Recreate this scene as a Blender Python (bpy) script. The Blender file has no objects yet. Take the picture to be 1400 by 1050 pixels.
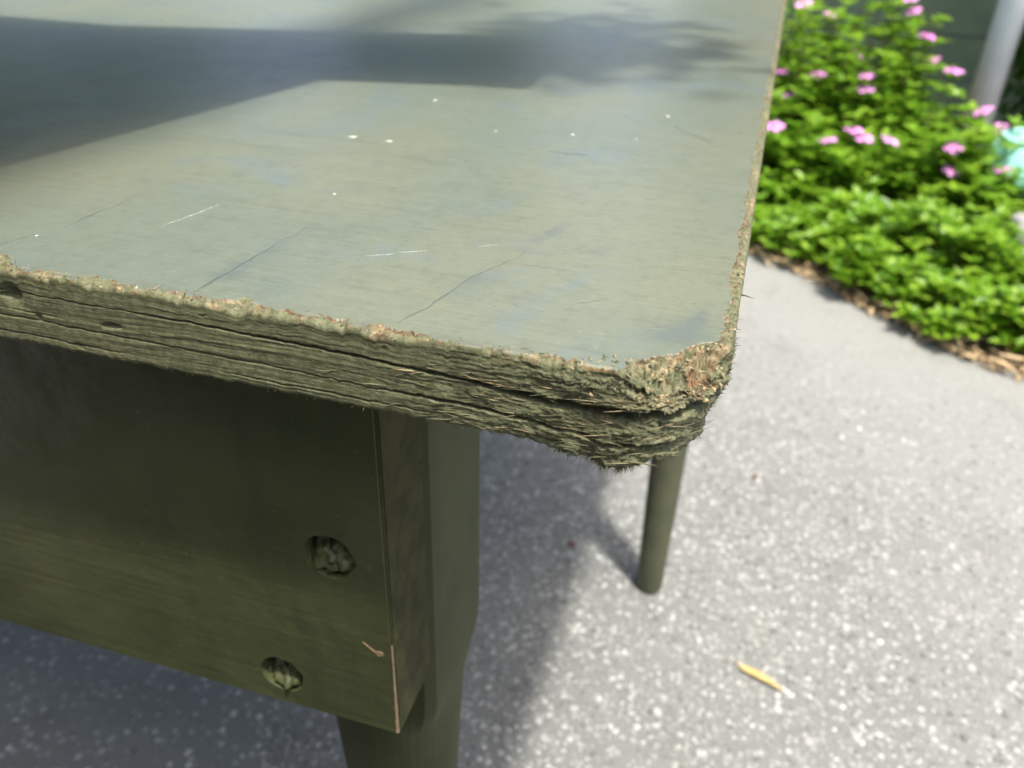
import bpy, bmesh, math, random
import numpy as np
from mathutils import Matrix, Vector

rnd = random.Random(7)
rng = np.random.default_rng(7)
S = bpy.context.scene
COL = S.collection

# ------------------------------------------------------------------ camera, sky, sun, exposure
H = 0.68                                   # table height
CAMZ = 0.8021
cam = bpy.data.cameras.new('camera')
cam.sensor_width = 36.0
cam.lens = 1150.0 / 1400.0 * 36.0
cam.clip_start = 0.01
cam.clip_end = 500
cam.dof.use_dof = True
cam.dof.focus_distance = 0.285
cam.dof.aperture_fstop = 11.0
camo = bpy.data.objects.new('camera', cam)
COL.objects.link(camo)
camo.matrix_world = Matrix(((0.95775241, -0.16960560, 0.23225906, 0.0),
                            (0.28657216, 0.49479836, -0.82039684, 0.0),
                            (0.02422250, 0.85229603, 0.52249856, CAMZ),
                            (0, 0, 0, 1)))
S.camera = camo

SUN = Vector((0.20, -0.22, 1.0)).normalized()
world = bpy.data.worlds.new('World')
S.world = world
world.use_nodes = True
wn = world.node_tree.nodes
wl = world.node_tree.links
sky = wn.new('ShaderNodeTexSky')
sky.sky_type = 'NISHITA'
sky.sun_disc = False
sky.sun_elevation = math.asin(SUN.z)
sky.sun_rotation = math.atan2(SUN.x, SUN.y)
sky.air_density = 1.0
sky.dust_density = 5.0
sky.ozone_density = 0.6
wn['Background'].inputs['Strength'].default_value = 0.14
wl.new(sky.outputs['Color'], wn['Background'].inputs['Color'])
sl = bpy.data.lights.new('sun', 'SUN')
sl.energy = 2.75
sl.angle = math.radians(3.2)          # thin haze: the shadows in the photograph are soft
sl.color = (1.0, 0.955, 0.88)
so = bpy.data.objects.new('sun', sl)
so.rotation_euler = SUN.to_track_quat('Z', 'Y').to_euler()
so.location = (1, -1, 6)
COL.objects.link(so)
S.view_settings.view_transform = 'Standard'
S.view_settings.look = 'None'
S.view_settings.exposure = 1.05
S.view_settings.gamma = 1.0
S.view_settings.use_curve_mapping = False

# ------------------------------------------------------------------ helpers
def tag(o, label=None, cat=None, group=None, kind=None):
    if label: o['label'] = label
    if cat: o['category'] = cat
    if group: o['group'] = group
    if kind: o['kind'] = kind
    return o

def empty(name, loc=(0, 0, 0), rz=0.0):
    o = bpy.data.objects.new(name, None)
    o.location = loc
    o.rotation_euler = (0, 0, rz)
    o.empty_display_size = 0.05
    COL.objects.link(o)
    return o

def link(name, me, mat, parent=None):
    o = bpy.data.objects.new(name, me)
    if mat is not None and len(me.materials) == 0:
        me.materials.append(mat)
    COL.objects.link(o)
    if parent is not None:
        o.parent = parent
    return o

def np_mesh(name, V, F, smooth=False):
    """V (n,3), F (m,k) same-size polygons, or list of polygons"""
    me = bpy.data.meshes.new(name)
    V = np.asarray(V, dtype=np.float32)
    if isinstance(F, np.ndarray):
        m, k = F.shape
        me.vertices.add(len(V)); me.vertices.foreach_set('co', V.ravel())
        me.loops.add(m * k); me.loops.foreach_set('vertex_index', F.astype(np.int32).ravel())
        me.polygons.add(m)
        me.polygons.foreach_set('loop_start', np.arange(0, m * k, k, dtype=np.int32))
        me.polygons.foreach_set('use_smooth', np.full(m, smooth, dtype=bool))
        me.update(calc_edges=True)
        me.validate()
    else:
        me.from_pydata(V.tolist(), [], F)
        if smooth:
            me.polygons.foreach_set('use_smooth', np.full(len(me.polygons), True, dtype=bool))
        me.update()
    return me

def attr(me, name, vals):
    a = me.attributes.new(name, 'FLOAT', 'POINT')
    a.data.foreach_set('value', np.asarray(vals, dtype=np.float32).ravel())

def box_mesh(name, x0, x1, y0, y1, z0, z1, bevel=0.0, segs=2):
    bm = bmesh.new()
    bmesh.ops.create_cube(bm, size=1)
    for v in bm.verts:
        v.co = Vector(((x0 + x1) / 2 + v.co.x * (x1 - x0), (y0 + y1) / 2 + v.co.y * (y1 - y0), (z0 + z1) / 2 + v.co.z * (z1 - z0)))
    if bevel > 0:
        bmesh.ops.bevel(bm, geom=bm.edges[:], offset=bevel, segments=segs, affect='EDGES', profile=0.6)
    me = bpy.data.meshes.new(name)
    bm.to_mesh(me); bm.free()
    return me

# vectorised gradient noise -------------------------------------------------
def _hash(ix, iy, iz, seed):
    h = (ix * 374761393 + iy * 668265263 + iz * 2147483647 + seed * 1274126177) & 0xFFFFFFFF
    h = ((h ^ (h >> 13)) * 1274126177) & 0xFFFFFFFF
    h = ((h ^ (h >> 16)) * 2246822519) & 0xFFFFFFFF
    h = h ^ (h >> 15)
    return h

def noise(x, y, z=0.0, seed=0):
    x, y, z = np.broadcast_arrays(np.asarray(x, float), np.asarray(y, float), np.asarray(z, float))
    xi = np.floor(x).astype(np.int64); yi = np.floor(y).astype(np.int64); zi = np.floor(z).astype(np.int64)
    fx = x - xi; fy = y - yi; fz = z - zi
    ux = fx * fx * fx * (fx * (fx * 6 - 15) + 10); uy = fy * fy * fy * (fy * (fy * 6 - 15) + 10); uz = fz * fz * fz * (fz * (fz * 6 - 15) + 10)
    out = 0.0
    for dx in (0, 1):
        for dy in (0, 1):
            for dz in (0, 1):
                h = _hash(xi + dx, yi + dy, zi + dz, seed)
                gx = ((h & 1023) / 511.5 - 1); gy = (((h >> 10) & 1023) / 511.5 - 1); gz = (((h >> 20) & 1023) / 511.5 - 1)
                w = (ux if dx else 1 - ux) * (uy if dy else 1 - uy) * (uz if dz else 1 - uz)
                out = out + w * (gx * (fx - dx) + gy * (fy - dy) + gz * (fz - dz))
    return out * 1.3

def fbm(x, y, z=0.0, o=4, seed=0, g=0.5):
    a = 1.0; s = 0.0; f = 1.0
    for i in range(o):
        s = s + a * noise(np.asarray(x) * f, np.asarray(y) * f, np.asarray(z) * f, seed + i * 17)
        a *= g; f *= 2.03
    return s

def ss(a, b, x):
    t = np.clip((x - a) / (b - a), 0, 1)
    return t * t * (3 - 2 * t)

# shader helper --------------------------------------------------------------
class Sh:
    def __init__(self, name):
        self.m = bpy.data.materials.new(name)
        self.m.use_nodes = True
        self.t = self.m.node_tree
        self.n = self.t.nodes
        self.b = self.n['Principled BSDF']
    def L(self, a, b):
        self.t.links.new(a, b)
    def put(self, sock, v):
        if isinstance(v, bpy.types.NodeSocket):
            self.L(v, sock)
        elif v is not None:
            try:
                sock.default_value = v
            except Exception:
                sock.default_value = (*v, 1.0)
    def tc(self, out='Object'):
        return self.n.new('ShaderNodeTexCoord').outputs[out]
    def mapping(self, vec, scale=(1, 1, 1), rot=(0, 0, 0), loc=(0, 0, 0)):
        q = self.n.new('ShaderNodeMapping')
        self.L(vec, q.inputs['Vector'])
        q.inputs['Scale'].default_value = scale; q.inputs['Rotation'].default_value = rot; q.inputs['Location'].default_value = loc
        return q.outputs[0]
    def noise(self, vec, scale, detail=4, rough=0.55, dist=0.0):
        q = self.n.new('ShaderNodeTexNoise')
        self.L(vec, q.inputs['Vector'])
        q.inputs['Scale'].default_value = scale; q.inputs['Detail'].default_value = detail
        q.inputs['Roughness'].default_value = rough; q.inputs['Distortion'].default_value = dist
        return q.outputs['Fac']
    def vor(self, vec, scale, feature='F1', out='Distance', rand=1.0):
        q = self.n.new('ShaderNodeTexVoronoi')
        q.feature = feature
        self.L(vec, q.inputs['Vector'])
        q.inputs['Scale'].default_value = scale
        q.inputs['Randomness'].default_value = rand
        return q.outputs[out]
    def math(self, op, a, b=None, c=None, clamp=False):
        q = self.n.new('ShaderNodeMath'); q.operation = op; q.use_clamp = clamp
        self.put(q.inputs[0], a)
        if b is not None: self.put(q.inputs[1], b)
        if c is not None: self.put(q.inputs[2], c)
        return q.outputs[0]
    def vmath(self, op, a, b=None):
        q = self.n.new('ShaderNodeVectorMath'); q.operation = op
        self.put(q.inputs[0], a)
        if b is not None: self.put(q.inputs[1], b)
        return q.outputs['Value'] if op in ('DOT_PRODUCT', 'LENGTH', 'DISTANCE') else q.outputs['Vector']
    def scalev(self, v, f):
        q = self.n.new('ShaderNodeVectorMath'); q.operation = 'SCALE'
        self.put(q.inputs[0], v); self.put(q.inputs['Scale'], f)
        return q.outputs['Vector']
    def ramp(self, fac, stops, interp='LINEAR'):
        q = self.n.new('ShaderNodeValToRGB')
        q.color_ramp.interpolation = interp
        el = q.color_ramp.elements
        while len(el) < len(stops): el.new(0.5)
        for e, (p, c) in zip(el, stops):
            e.position = p
            e.color = (c, c, c, 1) if isinstance(c, (int, float)) else (*c, 1)
        self.L(fac, q.inputs[0])
        return q.outputs['Color']
    def map(self, v, a, b, c=0.0, d=1.0, smooth=True):
        q = self.n.new('ShaderNodeMapRange')
        q.interpolation_type = 'SMOOTHSTEP' if smooth else 'LINEAR'
        self.put(q.inputs[0], v)
        for i, x in enumerate((a, b, c, d)): self.put(q.inputs[i + 1], x)
        return q.outputs[0]
    def mix(self, fac, a, b, mode='MIX'):
        q = self.n.new('ShaderNodeMix'); q.data_type = 'RGBA'; q.blend_type = mode
        self.put(q.inputs[0], fac)
        for s, v in ((q.inputs[6], a), (q.inputs[7], b)):
            if isinstance(v, bpy.types.NodeSocket): self.L(v, s)
            else: s.default_value = (*v, 1)
        return q.outputs[2]
    def attr(self, name):
        q = self.n.new('ShaderNodeAttribute'); q.attribute_name = name
        return q.outputs['Fac']
    def rand(self):
        return self.n.new('ShaderNodeObjectInfo').outputs['Random']
    def bump(self, h, strength, dist=0.001, prev=None):
        q = self.n.new('ShaderNodeBump')
        q.inputs['Strength'].default_value = strength; q.inputs['Distance'].default_value = dist
        self.L(h, q.inputs['Height'])
        if prev is not None: self.L(prev, q.inputs['Normal'])
        return q.outputs[0]
    def out(self, color=None, rough=None, normal=None, spec=None, **kw):
        b = self.b
        if color is not None: self.put(b.inputs['Base Color'], color if isinstance(color, bpy.types.NodeSocket) else (*color, 1))
        if rough is not None: self.put(b.inputs['Roughness'], rough)
        if normal is not None: self.L(normal, b.inputs['Normal'])
        if spec is not None: self.put(b.inputs['Specular IOR Level'], spec)
        for k, v in kw.items():
            self.put(b.inputs[k.replace('_', ' ')], v)
        return self.m

OLIVE = (0.155, 0.160, 0.088)

def segment_mask(s, p, segs):
    """darkest near any of the given scratch lines; segs: (ax,ay,bx,by,width)"""
    acc = None
    for ax, ay, bx, by, w in segs:
        a = Vector((ax, ay, 0)); d = Vector((bx - ax, by - ay, 0)); ll = d.length_squared
        pa = s.vmath('SUBTRACT', p, tuple(a))
        t = s.math('MULTIPLY', s.vmath('DOT_PRODUCT', pa, tuple(d)), 1.0 / ll, clamp=True)
        q = s.vmath('SUBTRACT', pa, s.scalev(tuple(d), t))
        dist = s.vmath('LENGTH', q)
        wl_ = s.math('MULTIPLY_ADD', t, -w * 0.75, w)
        m = s.map(dist, 0.0, wl_, 1.0, 0.0)
        acc = m if acc is None else s.math('MAXIMUM', acc, m)
    return acc

def mat_top():
    s = Sh('table_top_paint')
    p = s.tc('Object')
    flat = s.mapping(p, scale=(1, 1, 0))
    big = s.noise(s.mapping(p, scale=(1, 0.6, 1)), 9, 4, 0.55)
    brush = s.noise(s.mapping(p, scale=(14, 160, 1), rot=(0, 0, 0.18)), 1.0, 5, 0.6)
    fine = s.noise(p, 900, 4, 0.7)
    speck = s.noise(p, 260, 3, 0.6)
    blotch = s.noise(s.mapping(p, scale=(1, 1, 1)), 28, 5, 0.6, 0.6)
    col = s.mix(s.map(big, 0.35, 0.65), (0.160, 0.176, 0.122), (0.140, 0.166, 0.130))
    col = s.mix(s.math('MULTIPLY', s.map(blotch, 0.52, 0.74), 0.22), col, (0.090, 0.118, 0.112))
    col = s.mix(s.math('MULTIPLY', s.map(brush, 0.50, 0.78), 0.28), col, (0.190, 0.200, 0.150))
    col = s.mix(s.math('MULTIPLY', s.map(speck, 0.62, 0.76), 0.35), col, (0.25, 0.25, 0.19))
    wob = s.n.new('ShaderNodeTexNoise'); wob.inputs['Scale'].default_value = 60; wob.inputs['Detail'].default_value = 3
    s.L(flat, wob.inputs['Vector'])
    pw = s.vmath('ADD', flat, s.scalev(s.vmath('SUBTRACT', wob.outputs['Color'], (0.5, 0.5, 0.5)), 0.008))
    pw = s.vmath('MULTIPLY', pw, (1, 1, 0))
    mott = s.noise(p, 170, 5, 0.7)
    col = s.mix(s.math('MULTIPLY', s.map(mott, 0.45, 0.75), 0.40), col, (0.098, 0.108, 0.078))
    stain = s.noise(s.mapping(p, scale=(1, 0.8, 1), loc=(3, 1, 0)), 16, 4, 0.6, 1.0)
    col = s.mix(s.math('MULTIPLY', s.map(stain, 0.54, 0.70), 0.55), col, (0.125, 0.165, 0.175))
    smud = s.noise(s.mapping(p, scale=(9, 45, 1), rot=(0, 0, 0.5)), 1.0, 5, 0.65)
    col = s.mix(s.math('MULTIPLY', s.map(smud, 0.56, 0.74), 0.35), col, (0.080, 0.088, 0.070))
    nick = s.vor(s.mapping(p, scale=(130, 300, 1), rot=(0, 0, 0.7)), 1.0)
    nickm = s.math('MULTIPLY', s.map(nick, 0.05, 0.13, 1, 0), s.map(s.noise(p, 22, 2), 0.50, 0.60))
    col = s.mix(s.math('MULTIPLY', nickm, 0.6), col, (0.055, 0.060, 0.045))
    # fine grain showing through the paint, and darker rubbed grain marks
    g1 = s.noise(s.mapping(p, scale=(22, 520, 1), rot=(0, 0, 0.10)), 1.0, 4, 0.7)
    g2 = s.noise(s.mapping(p, scale=(60, 900, 1), rot=(0, 0, -0.25)), 1.0, 3, 0.6)
    col = s.mix(s.math('MULTIPLY', s.map(g1, 0.52, 0.74), 0.34), col, (0.075, 0.086, 0.062))
    col = s.mix(s.math('MULTIPLY', s.map(g2, 0.62, 0.74), 0.30), col, (0.24, 0.25, 0.20))
    cr = segment_mask(s, pw, [(-0.0986, 0.2150, -0.0870, 0.2566, 0.0010), (-0.0870, 0.2566, -0.0765, 0.285, 0.0008),
                              (-0.2620, 0.2180, -0.2518, 0.2483, 0.0016), (-0.2518, 0.2483, -0.2480, 0.290, 0.0012),
                              (-0.1709, 0.2150, -0.1645, 0.2789, 0.0012),
                              (-0.0190, 0.4568, -0.0557, 0.4985, 0.0022), (-0.0826, 0.4149, -0.1126, 0.4127, 0.0022),
                              (-0.0480, 0.2490, -0.0380, 0.2560, 0.0012), (-0.0230, 0.2900, -0.0170, 0.2920, 0.0010)])
    halo = segment_mask(s, pw, [(-0.0960, 0.2250, -0.0700, 0.315, 0.016), (-0.0130, 0.2380, -0.0080, 0.2560, 0.012),
                                (-0.0190, 0.2330, -0.0110, 0.2360, 0.008), (-0.1690, 0.230, -0.16, 0.30, 0.010)])
    col = s.mix(s.math('MULTIPLY', halo, s.map(blotch, 0.38, 0.68, 0.0, 0.42)), col, (0.075, 0.100, 0.115))
    # thin pale rub marks running along the grain
    rub = s.vor(s.mapping(p, scale=(26, 220, 1), rot=(0, 0, 0.30)), 1.0)
    rubm = s.math('MULTIPLY', s.map(rub, 0.03, 0.12, 1, 0), s.map(s.noise(p, 33, 3), 0.52, 0.62))
    col = s.mix(s.math('MULTIPLY', rubm, 0.35), col, (0.27, 0.28, 0.24))
    col = s.mix(s.math('MULTIPLY', cr, s.map(s.noise(p, 70, 3), 0.35, 0.62, 0.08, 0.55)), col, (0.048, 0.058, 0.060))
    bare = s.attr('bare'); rust = s.attr('rust'); low = s.attr('grain')
    gr = s.noise(s.mapping(p, scale=(1, 1, 1)), 420, 5, 0.65)
    edgec = s.mix(s.map(gr, 0.3, 0.72), (0.080, 0.090, 0.040), (0.168, 0.175, 0.092))
    col = s.mix(low, col, edgec)
    wood = s.mix(s.map(gr, 0.32, 0.68), (0.140, 0.104, 0.050), (0.345, 0.285, 0.160))
    ru = s.mix(s.map(gr, 0.35, 0.65), (0.045, 0.025, 0.012), (0.22, 0.115, 0.045))
    col = s.mix(bare, col, wood)
    col = s.mix(rust, col, ru)
    anyw = s.math('MAXIMUM', s.math('MAXIMUM', bare, rust), low)
    rough = s.math('MULTIPLY_ADD', s.noise(p, 45, 4, 0.6), 0.16, 0.17)
    rough = s.math('ADD', rough, s.math('MULTIPLY', g1, 0.12))
    rough = s.math('MAXIMUM', rough, s.math('MULTIPLY', anyw, 0.72))
    bh = s.math('ADD', s.math('MULTIPLY', fine, 0.30), s.math('ADD', s.math('MULTIPLY', brush, 0.4), s.math('MULTIPLY', g1, 0.7)))
    nb = s.bump(bh, 0.55, 0.0005)
    nb = s.bump(mott, 0.12, 0.0008, nb)
    nb = s.bump(s.math('MULTIPLY', cr, -1.0), 0.35, 0.0008, nb)
    nb = s.bump(s.math('MULTIPLY', s.noise(p, 1500, 3, 0.7), anyw), 0.5, 0.0006, nb)
    return s.out(col, rough, nb, 0.5)

def mat_olive():
    s = Sh('olive_paint')
    p = s.tc('Object')
    n1 = s.noise(p, 14, 4, 0.6)
    gr = s.noise(s.mapping(p, scale=(6, 60, 220)), 1.0, 4, 0.6)
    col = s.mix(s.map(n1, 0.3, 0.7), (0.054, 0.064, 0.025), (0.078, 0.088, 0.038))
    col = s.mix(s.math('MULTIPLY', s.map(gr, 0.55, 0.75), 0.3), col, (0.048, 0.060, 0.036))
    sc = s.noise(s.mapping(p, scale=(1, 1, 1.0)), 180, 4, 0.7)
    col = s.mix(s.math('MULTIPLY', s.map(sc, 0.68, 0.76), 0.6), col, (0.27, 0.25, 0.17))
    wear = s.attr('bare')
    col = s.mix(wear, col, s.mix(s.noise(p, 500, 3), (0.17, 0.115, 0.062), (0.36, 0.27, 0.165)))
    rough = s.map(n1, 0.2, 0.8, 0.36, 0.52)
    dent = s.noise(p, 38, 3, 0.5)
    grime = s.noise(s.mapping(p, scale=(30, 30, 5)), 1.0, 5, 0.65)
    s.L(s.mix(s.math('MULTIPLY', s.map(grime, 0.50, 0.72), 0.45), col, (0.040, 0.044, 0.024)), s.b.inputs['Base Color'])
    col = None
    nb = s.bump(gr, 0.45, 0.0008)
    nb = s.bump(dent, 0.35, 0.004, nb)
    nb = s.bump(s.noise(p, 700, 3, 0.6), 0.22, 0.0005, nb)
    return s.out(col, rough, nb, 0.42)

def mat_simple(name, c1, c2, scale, rough, bump=0.2, bdist=0.001, spec=0.4, objrand=None, **kw):
    s = Sh(name)
    p = s.tc('Object')
    n = s.noise(p, scale, 4, 0.6)
    col = s.mix(s.map(n, 0.3, 0.7), c1, c2)
    if objrand is not None:
        col = s.mix(s.math('MULTIPLY', s.rand(), objrand[0]), col, objrand[1])
    return s.out(col, rough, s.bump(s.noise(p, scale * 4, 4, 0.6), bump, bdist), spec, **kw)

def mat_asphalt():
    s = Sh('asphalt')
    p = s.tc('Object')
    v = s.vor(p, 105, 'F1', 'Color')
    sep = s.n.new('ShaderNodeSeparateColor'); s.L(v, sep.inputs[0])
    d = s.vor(p, 105, 'F1', 'Distance')
    stone = s.ramp(sep.outputs[0], [(0.0, (0.150, 0.158, 0.152)), (0.45, (0.245, 0.254, 0.240)), (0.8, (0.350, 0.360, 0.335)), (1.0, (0.52, 0.53, 0.50))])
    fine = s.noise(p, 420, 5, 0.7)
    matrix = s.mix(s.map(fine, 0.3, 0.7), (0.128, 0.134, 0.126), (0.245, 0.250, 0.234))
    col = s.mix(s.map(d, 0.30, 0.46), stone, matrix)
    dirt = s.noise(p, 3.5, 4, 0.55)
    col = s.mix(s.math('MULTIPLY', s.map(dirt, 0.4, 0.7), 0.35), col, (0.27, 0.272, 0.248))
    # towards the bed the surface is worn smooth and dusted with pale sand
    sx = s.n.new('ShaderNodeSeparateXYZ'); s.L(p, sx.inputs[0])
    far = s.map(s.math('ADD', s.math('ADD', sx.outputs[1], s.math('MULTIPLY', sx.outputs[0], 0.55)), s.math('MULTIPLY', dirt, 0.5)), 1.15, 2.1)
    col = s.mix(s.math('MULTIPLY', far, 0.75), col, s.mix(s.map(fine, 0.25, 0.75), (0.215, 0.218, 0.202), (0.300, 0.302, 0.282)))
    stain = s.noise(p, 7.5, 5, 0.6, 0.8)
    col = s.mix(s.math('MULTIPLY', s.map(stain, 0.52, 0.72), 0.30), col, (0.125, 0.122, 0.108))
    grit = s.noise(p, 130, 2, 0.5)
    col = s.mix(s.math('MULTIPLY', s.map(grit, 0.66, 0.74), 0.6), col, (0.09, 0.085, 0.075))
    h = s.math('ADD', s.math('MULTIPLY', s.map(d, 0.1, 0.5, 1, 0), 0.7), s.math('MULTIPLY', fine, 0.6))
    return s.out(col, 0.85, s.bump(h, 0.75, 0.0025), 0.35)

def mat_chip():
    s = Sh('aggregate_chip')
    p = s.tc('Object')
    t = s.attr('tone')
    col = s.ramp(t, [(0.0, (0.095, 0.102, 0.098)), (0.35, (0.190, 0.198, 0.188)), (0.75, (0.335, 0.342, 0.322)), (0.95, (0.49, 0.495, 0.47)), (1.0, (0.64, 0.65, 0.62))])
    n = s.noise(p, 700, 4, 0.7)
    col = s.mix(s.math('MULTIPLY', s.map(n, 0.3, 0.75), 0.4), col, (0.24, 0.235, 0.225))
    return s.out(col, 0.68, s.bump(n, 0.4, 0.0006), 0.4)

def mat_leaf(name, c1, c2, c3, rough=0.38, trans=0.45):
    s = Sh(name)
    p = s.tc('Object')
    t = s.attr('tone')
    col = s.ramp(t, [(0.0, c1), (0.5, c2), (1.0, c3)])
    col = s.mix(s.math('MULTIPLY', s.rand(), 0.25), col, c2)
    s.out(col, rough, s.bump(s.noise(p, 300, 2), 0.2, 0.001), 0.45)
    tr = s.n.new('ShaderNodeBsdfTranslucent')
    s.L(s.mix(0.5, col, (0.25, 0.42, 0.03), 'MIX'), tr.inputs['Color'])
    ad = s.n.new('ShaderNodeMixShader'); ad.inputs[0].default_value = trans
    o = s.n['Material Output']
    s.L(s.b.outputs[0], ad.inputs[1]); s.L(tr.outputs[0], ad.inputs[2]); s.L(ad.outputs[0], o.inputs['Surface'])
    return s.m

M = {}
M['top'] = mat_top()
M['olive'] = mat_olive()
M['asphalt'] = mat_asphalt()
M['end_grain_shade'] = mat_simple('end_grain_shade_paint', (0.028, 0.029, 0.011), (0.056, 0.054, 0.022), 70, 0.8, 0.5, 0.0012, 0.15)  # end grain brown, darkened further to carry shade in the colour
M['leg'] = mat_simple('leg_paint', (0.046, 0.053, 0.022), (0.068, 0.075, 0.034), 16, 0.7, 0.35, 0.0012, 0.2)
M['chip'] = mat_chip()
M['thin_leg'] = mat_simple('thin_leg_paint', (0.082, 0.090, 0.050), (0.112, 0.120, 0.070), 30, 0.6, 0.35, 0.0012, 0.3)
M['leaf_tall'] = mat_leaf('periwinkle_leaf', (0.055, 0.165, 0.012), (0.140, 0.310, 0.016), (0.290, 0.470, 0.034))
M['leaf_low'] = mat_leaf('ground_leaf', (0.065, 0.180, 0.010), (0.175, 0.360, 0.018), (0.340, 0.530, 0.045))
M['leaf_dark'] = mat_leaf('shrub_leaf', (0.016, 0.060, 0.010), (0.035, 0.115, 0.016), (0.080, 0.190, 0.028))
M['stem'] = mat_simple('stem', (0.16, 0.10, 0.030), (0.14, 0.17, 0.035), 60, 0.6)
M['petal'] = mat_simple('petal', (0.66, 0.18, 0.58), (0.80, 0.34, 0.72), 90, 0.55, 0.1, objrand=(0.45, (0.82, 0.46, 0.76)))
M['petal_eye'] = mat_simple('petal_eye', (0.48, 0.03, 0.22), (0.60, 0.05, 0.30), 200, 0.6)
M['soil'] = mat_simple('soil', (0.085, 0.060, 0.040), (0.22, 0.165, 0.11), 45, 0.95, 0.9, 0.006)
M['straw'] = mat_simple('dry_straw', (0.52, 0.38, 0.21), (0.72, 0.58, 0.37), 60, 0.75, 0.4, 0.001, objrand=(0.4, (0.42, 0.27, 0.14)))
M['litter'] = mat_simple('leaf_litter', (0.34, 0.22, 0.11), (0.64, 0.49, 0.29), 30, 0.85, 0.4, 0.001)
M['yellow_leaf'] = mat_simple('yellow_leaf', (0.42, 0.29, 0.09), (0.58, 0.46, 0.20), 120, 0.55, 0.3, 0.0008)
M['brown_bit'] = mat_simple('brown_bit', (0.10, 0.035, 0.02), (0.22, 0.085, 0.05), 300, 0.7, 0.3, 0.0005)
M['post'] = mat_simple('galvanised_post', (0.62, 0.66, 0.72), (0.72, 0.75, 0.80), 12, 0.35, 0.05, 0.001, 0.5)
M['turquoise'] = mat_simple('turquoise_glaze', (0.34, 0.72, 0.68), (0.42, 0.78, 0.74), 8, 0.25, 0.05, 0.001, 0.5)
M['rock'] = mat_simple('river_rock', (0.24, 0.22, 0.24), (0.40, 0.37, 0.39), 20, 0.75, 0.3, 0.002)
M['rock_white'] = mat_simple('white_rock', (0.62, 0.60, 0.58), (0.80, 0.79, 0.77), 30, 0.7, 0.3, 0.002)
M['siding'] = mat_simple('siding_paint', (0.052, 0.085, 0.060), (0.070, 0.105, 0.076), 9, 0.6, 0.15, 0.001)
M['trim'] = mat_simple('trim_paint', (0.30, 0.31, 0.30), (0.36, 0.37, 0.36), 9, 0.5, 0.1, 0.001)
M['caster_grey'] = mat_simple('shade_caster_grey', (0.07, 0.08, 0.07), (0.10, 0.11, 0.10), 40, 0.85, 0.2, 0.001)  # dark tone of the added shade casters
M['mat'] = mat_simple('bounce_blocker_black', (0.012, 0.012, 0.012), (0.022, 0.022, 0.022), 60, 0.8, 0.3, 0.001, 0.2)  # near black so the added mat returns little bounce
M['bark'] = mat_simple('bark', (0.06, 0.045, 0.03), (0.15, 0.12, 0.09), 25, 0.9, 0.8, 0.008)
M['white_fleck'] = mat_simple('white_fleck', (0.34, 0.35, 0.32), (0.62, 0.62, 0.59), 900, 0.5, 0.2, 0.0003)
M['fibre'] = None
def mat_fibre():
    s = Sh('wood_fibre')
    t = s.attr('tone')
    col = s.ramp(t, [(0.0, (0.060, 0.062, 0.032)), (0.45, (0.155, 0.160, 0.090)), (0.8, (0.30, 0.25, 0.15)), (1.0, (0.46, 0.34, 0.19))])
    return s.out(col, 0.8, None, 0.3)
M['fibre'] = mat_fibre()
def mat_glass():
    s = Sh('window_glass')
    return s.out((0.02, 0.025, 0.03), 0.06, None, 0.9)
M['glass'] = mat_glass()

# ------------------------------------------------------------------ the ground
XR, YF, TH = 0.0032, 0.2082, 0.030         # right edge, front edge, thickness of the table top
def ground_sheet():
    # one large sheet, gently uneven close by
    xs = np.concatenate([[-60, -20, -6], np.arange(-2.5, 2.51, 0.1), [6, 20, 60]])
    ys = np.concatenate([[-60, -20, -6], np.arange(-1.5, 5.01, 0.1), [9, 20, 60, 120]])
    X, Y = np.meshgrid(xs, ys)
    Z = np.zeros_like(X)
    V = np.stack([X, Y, Z], -1).reshape(-1, 3)
    nx, ny = len(xs), len(ys)
    i = np.arange(nx * ny).reshape(ny, nx)
    F = np.stack([i[:-1, :-1], i[:-1, 1:], i[1:, 1:], i[1:, :-1]], -1).reshape(-1, 4)
    return np_mesh('pavement', V, F)
pav = link('pavement', ground_sheet(), M['asphalt'])
tag(pav, 'weathered grey asphalt pavement with pale stone chips', None, kind='structure')

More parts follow.
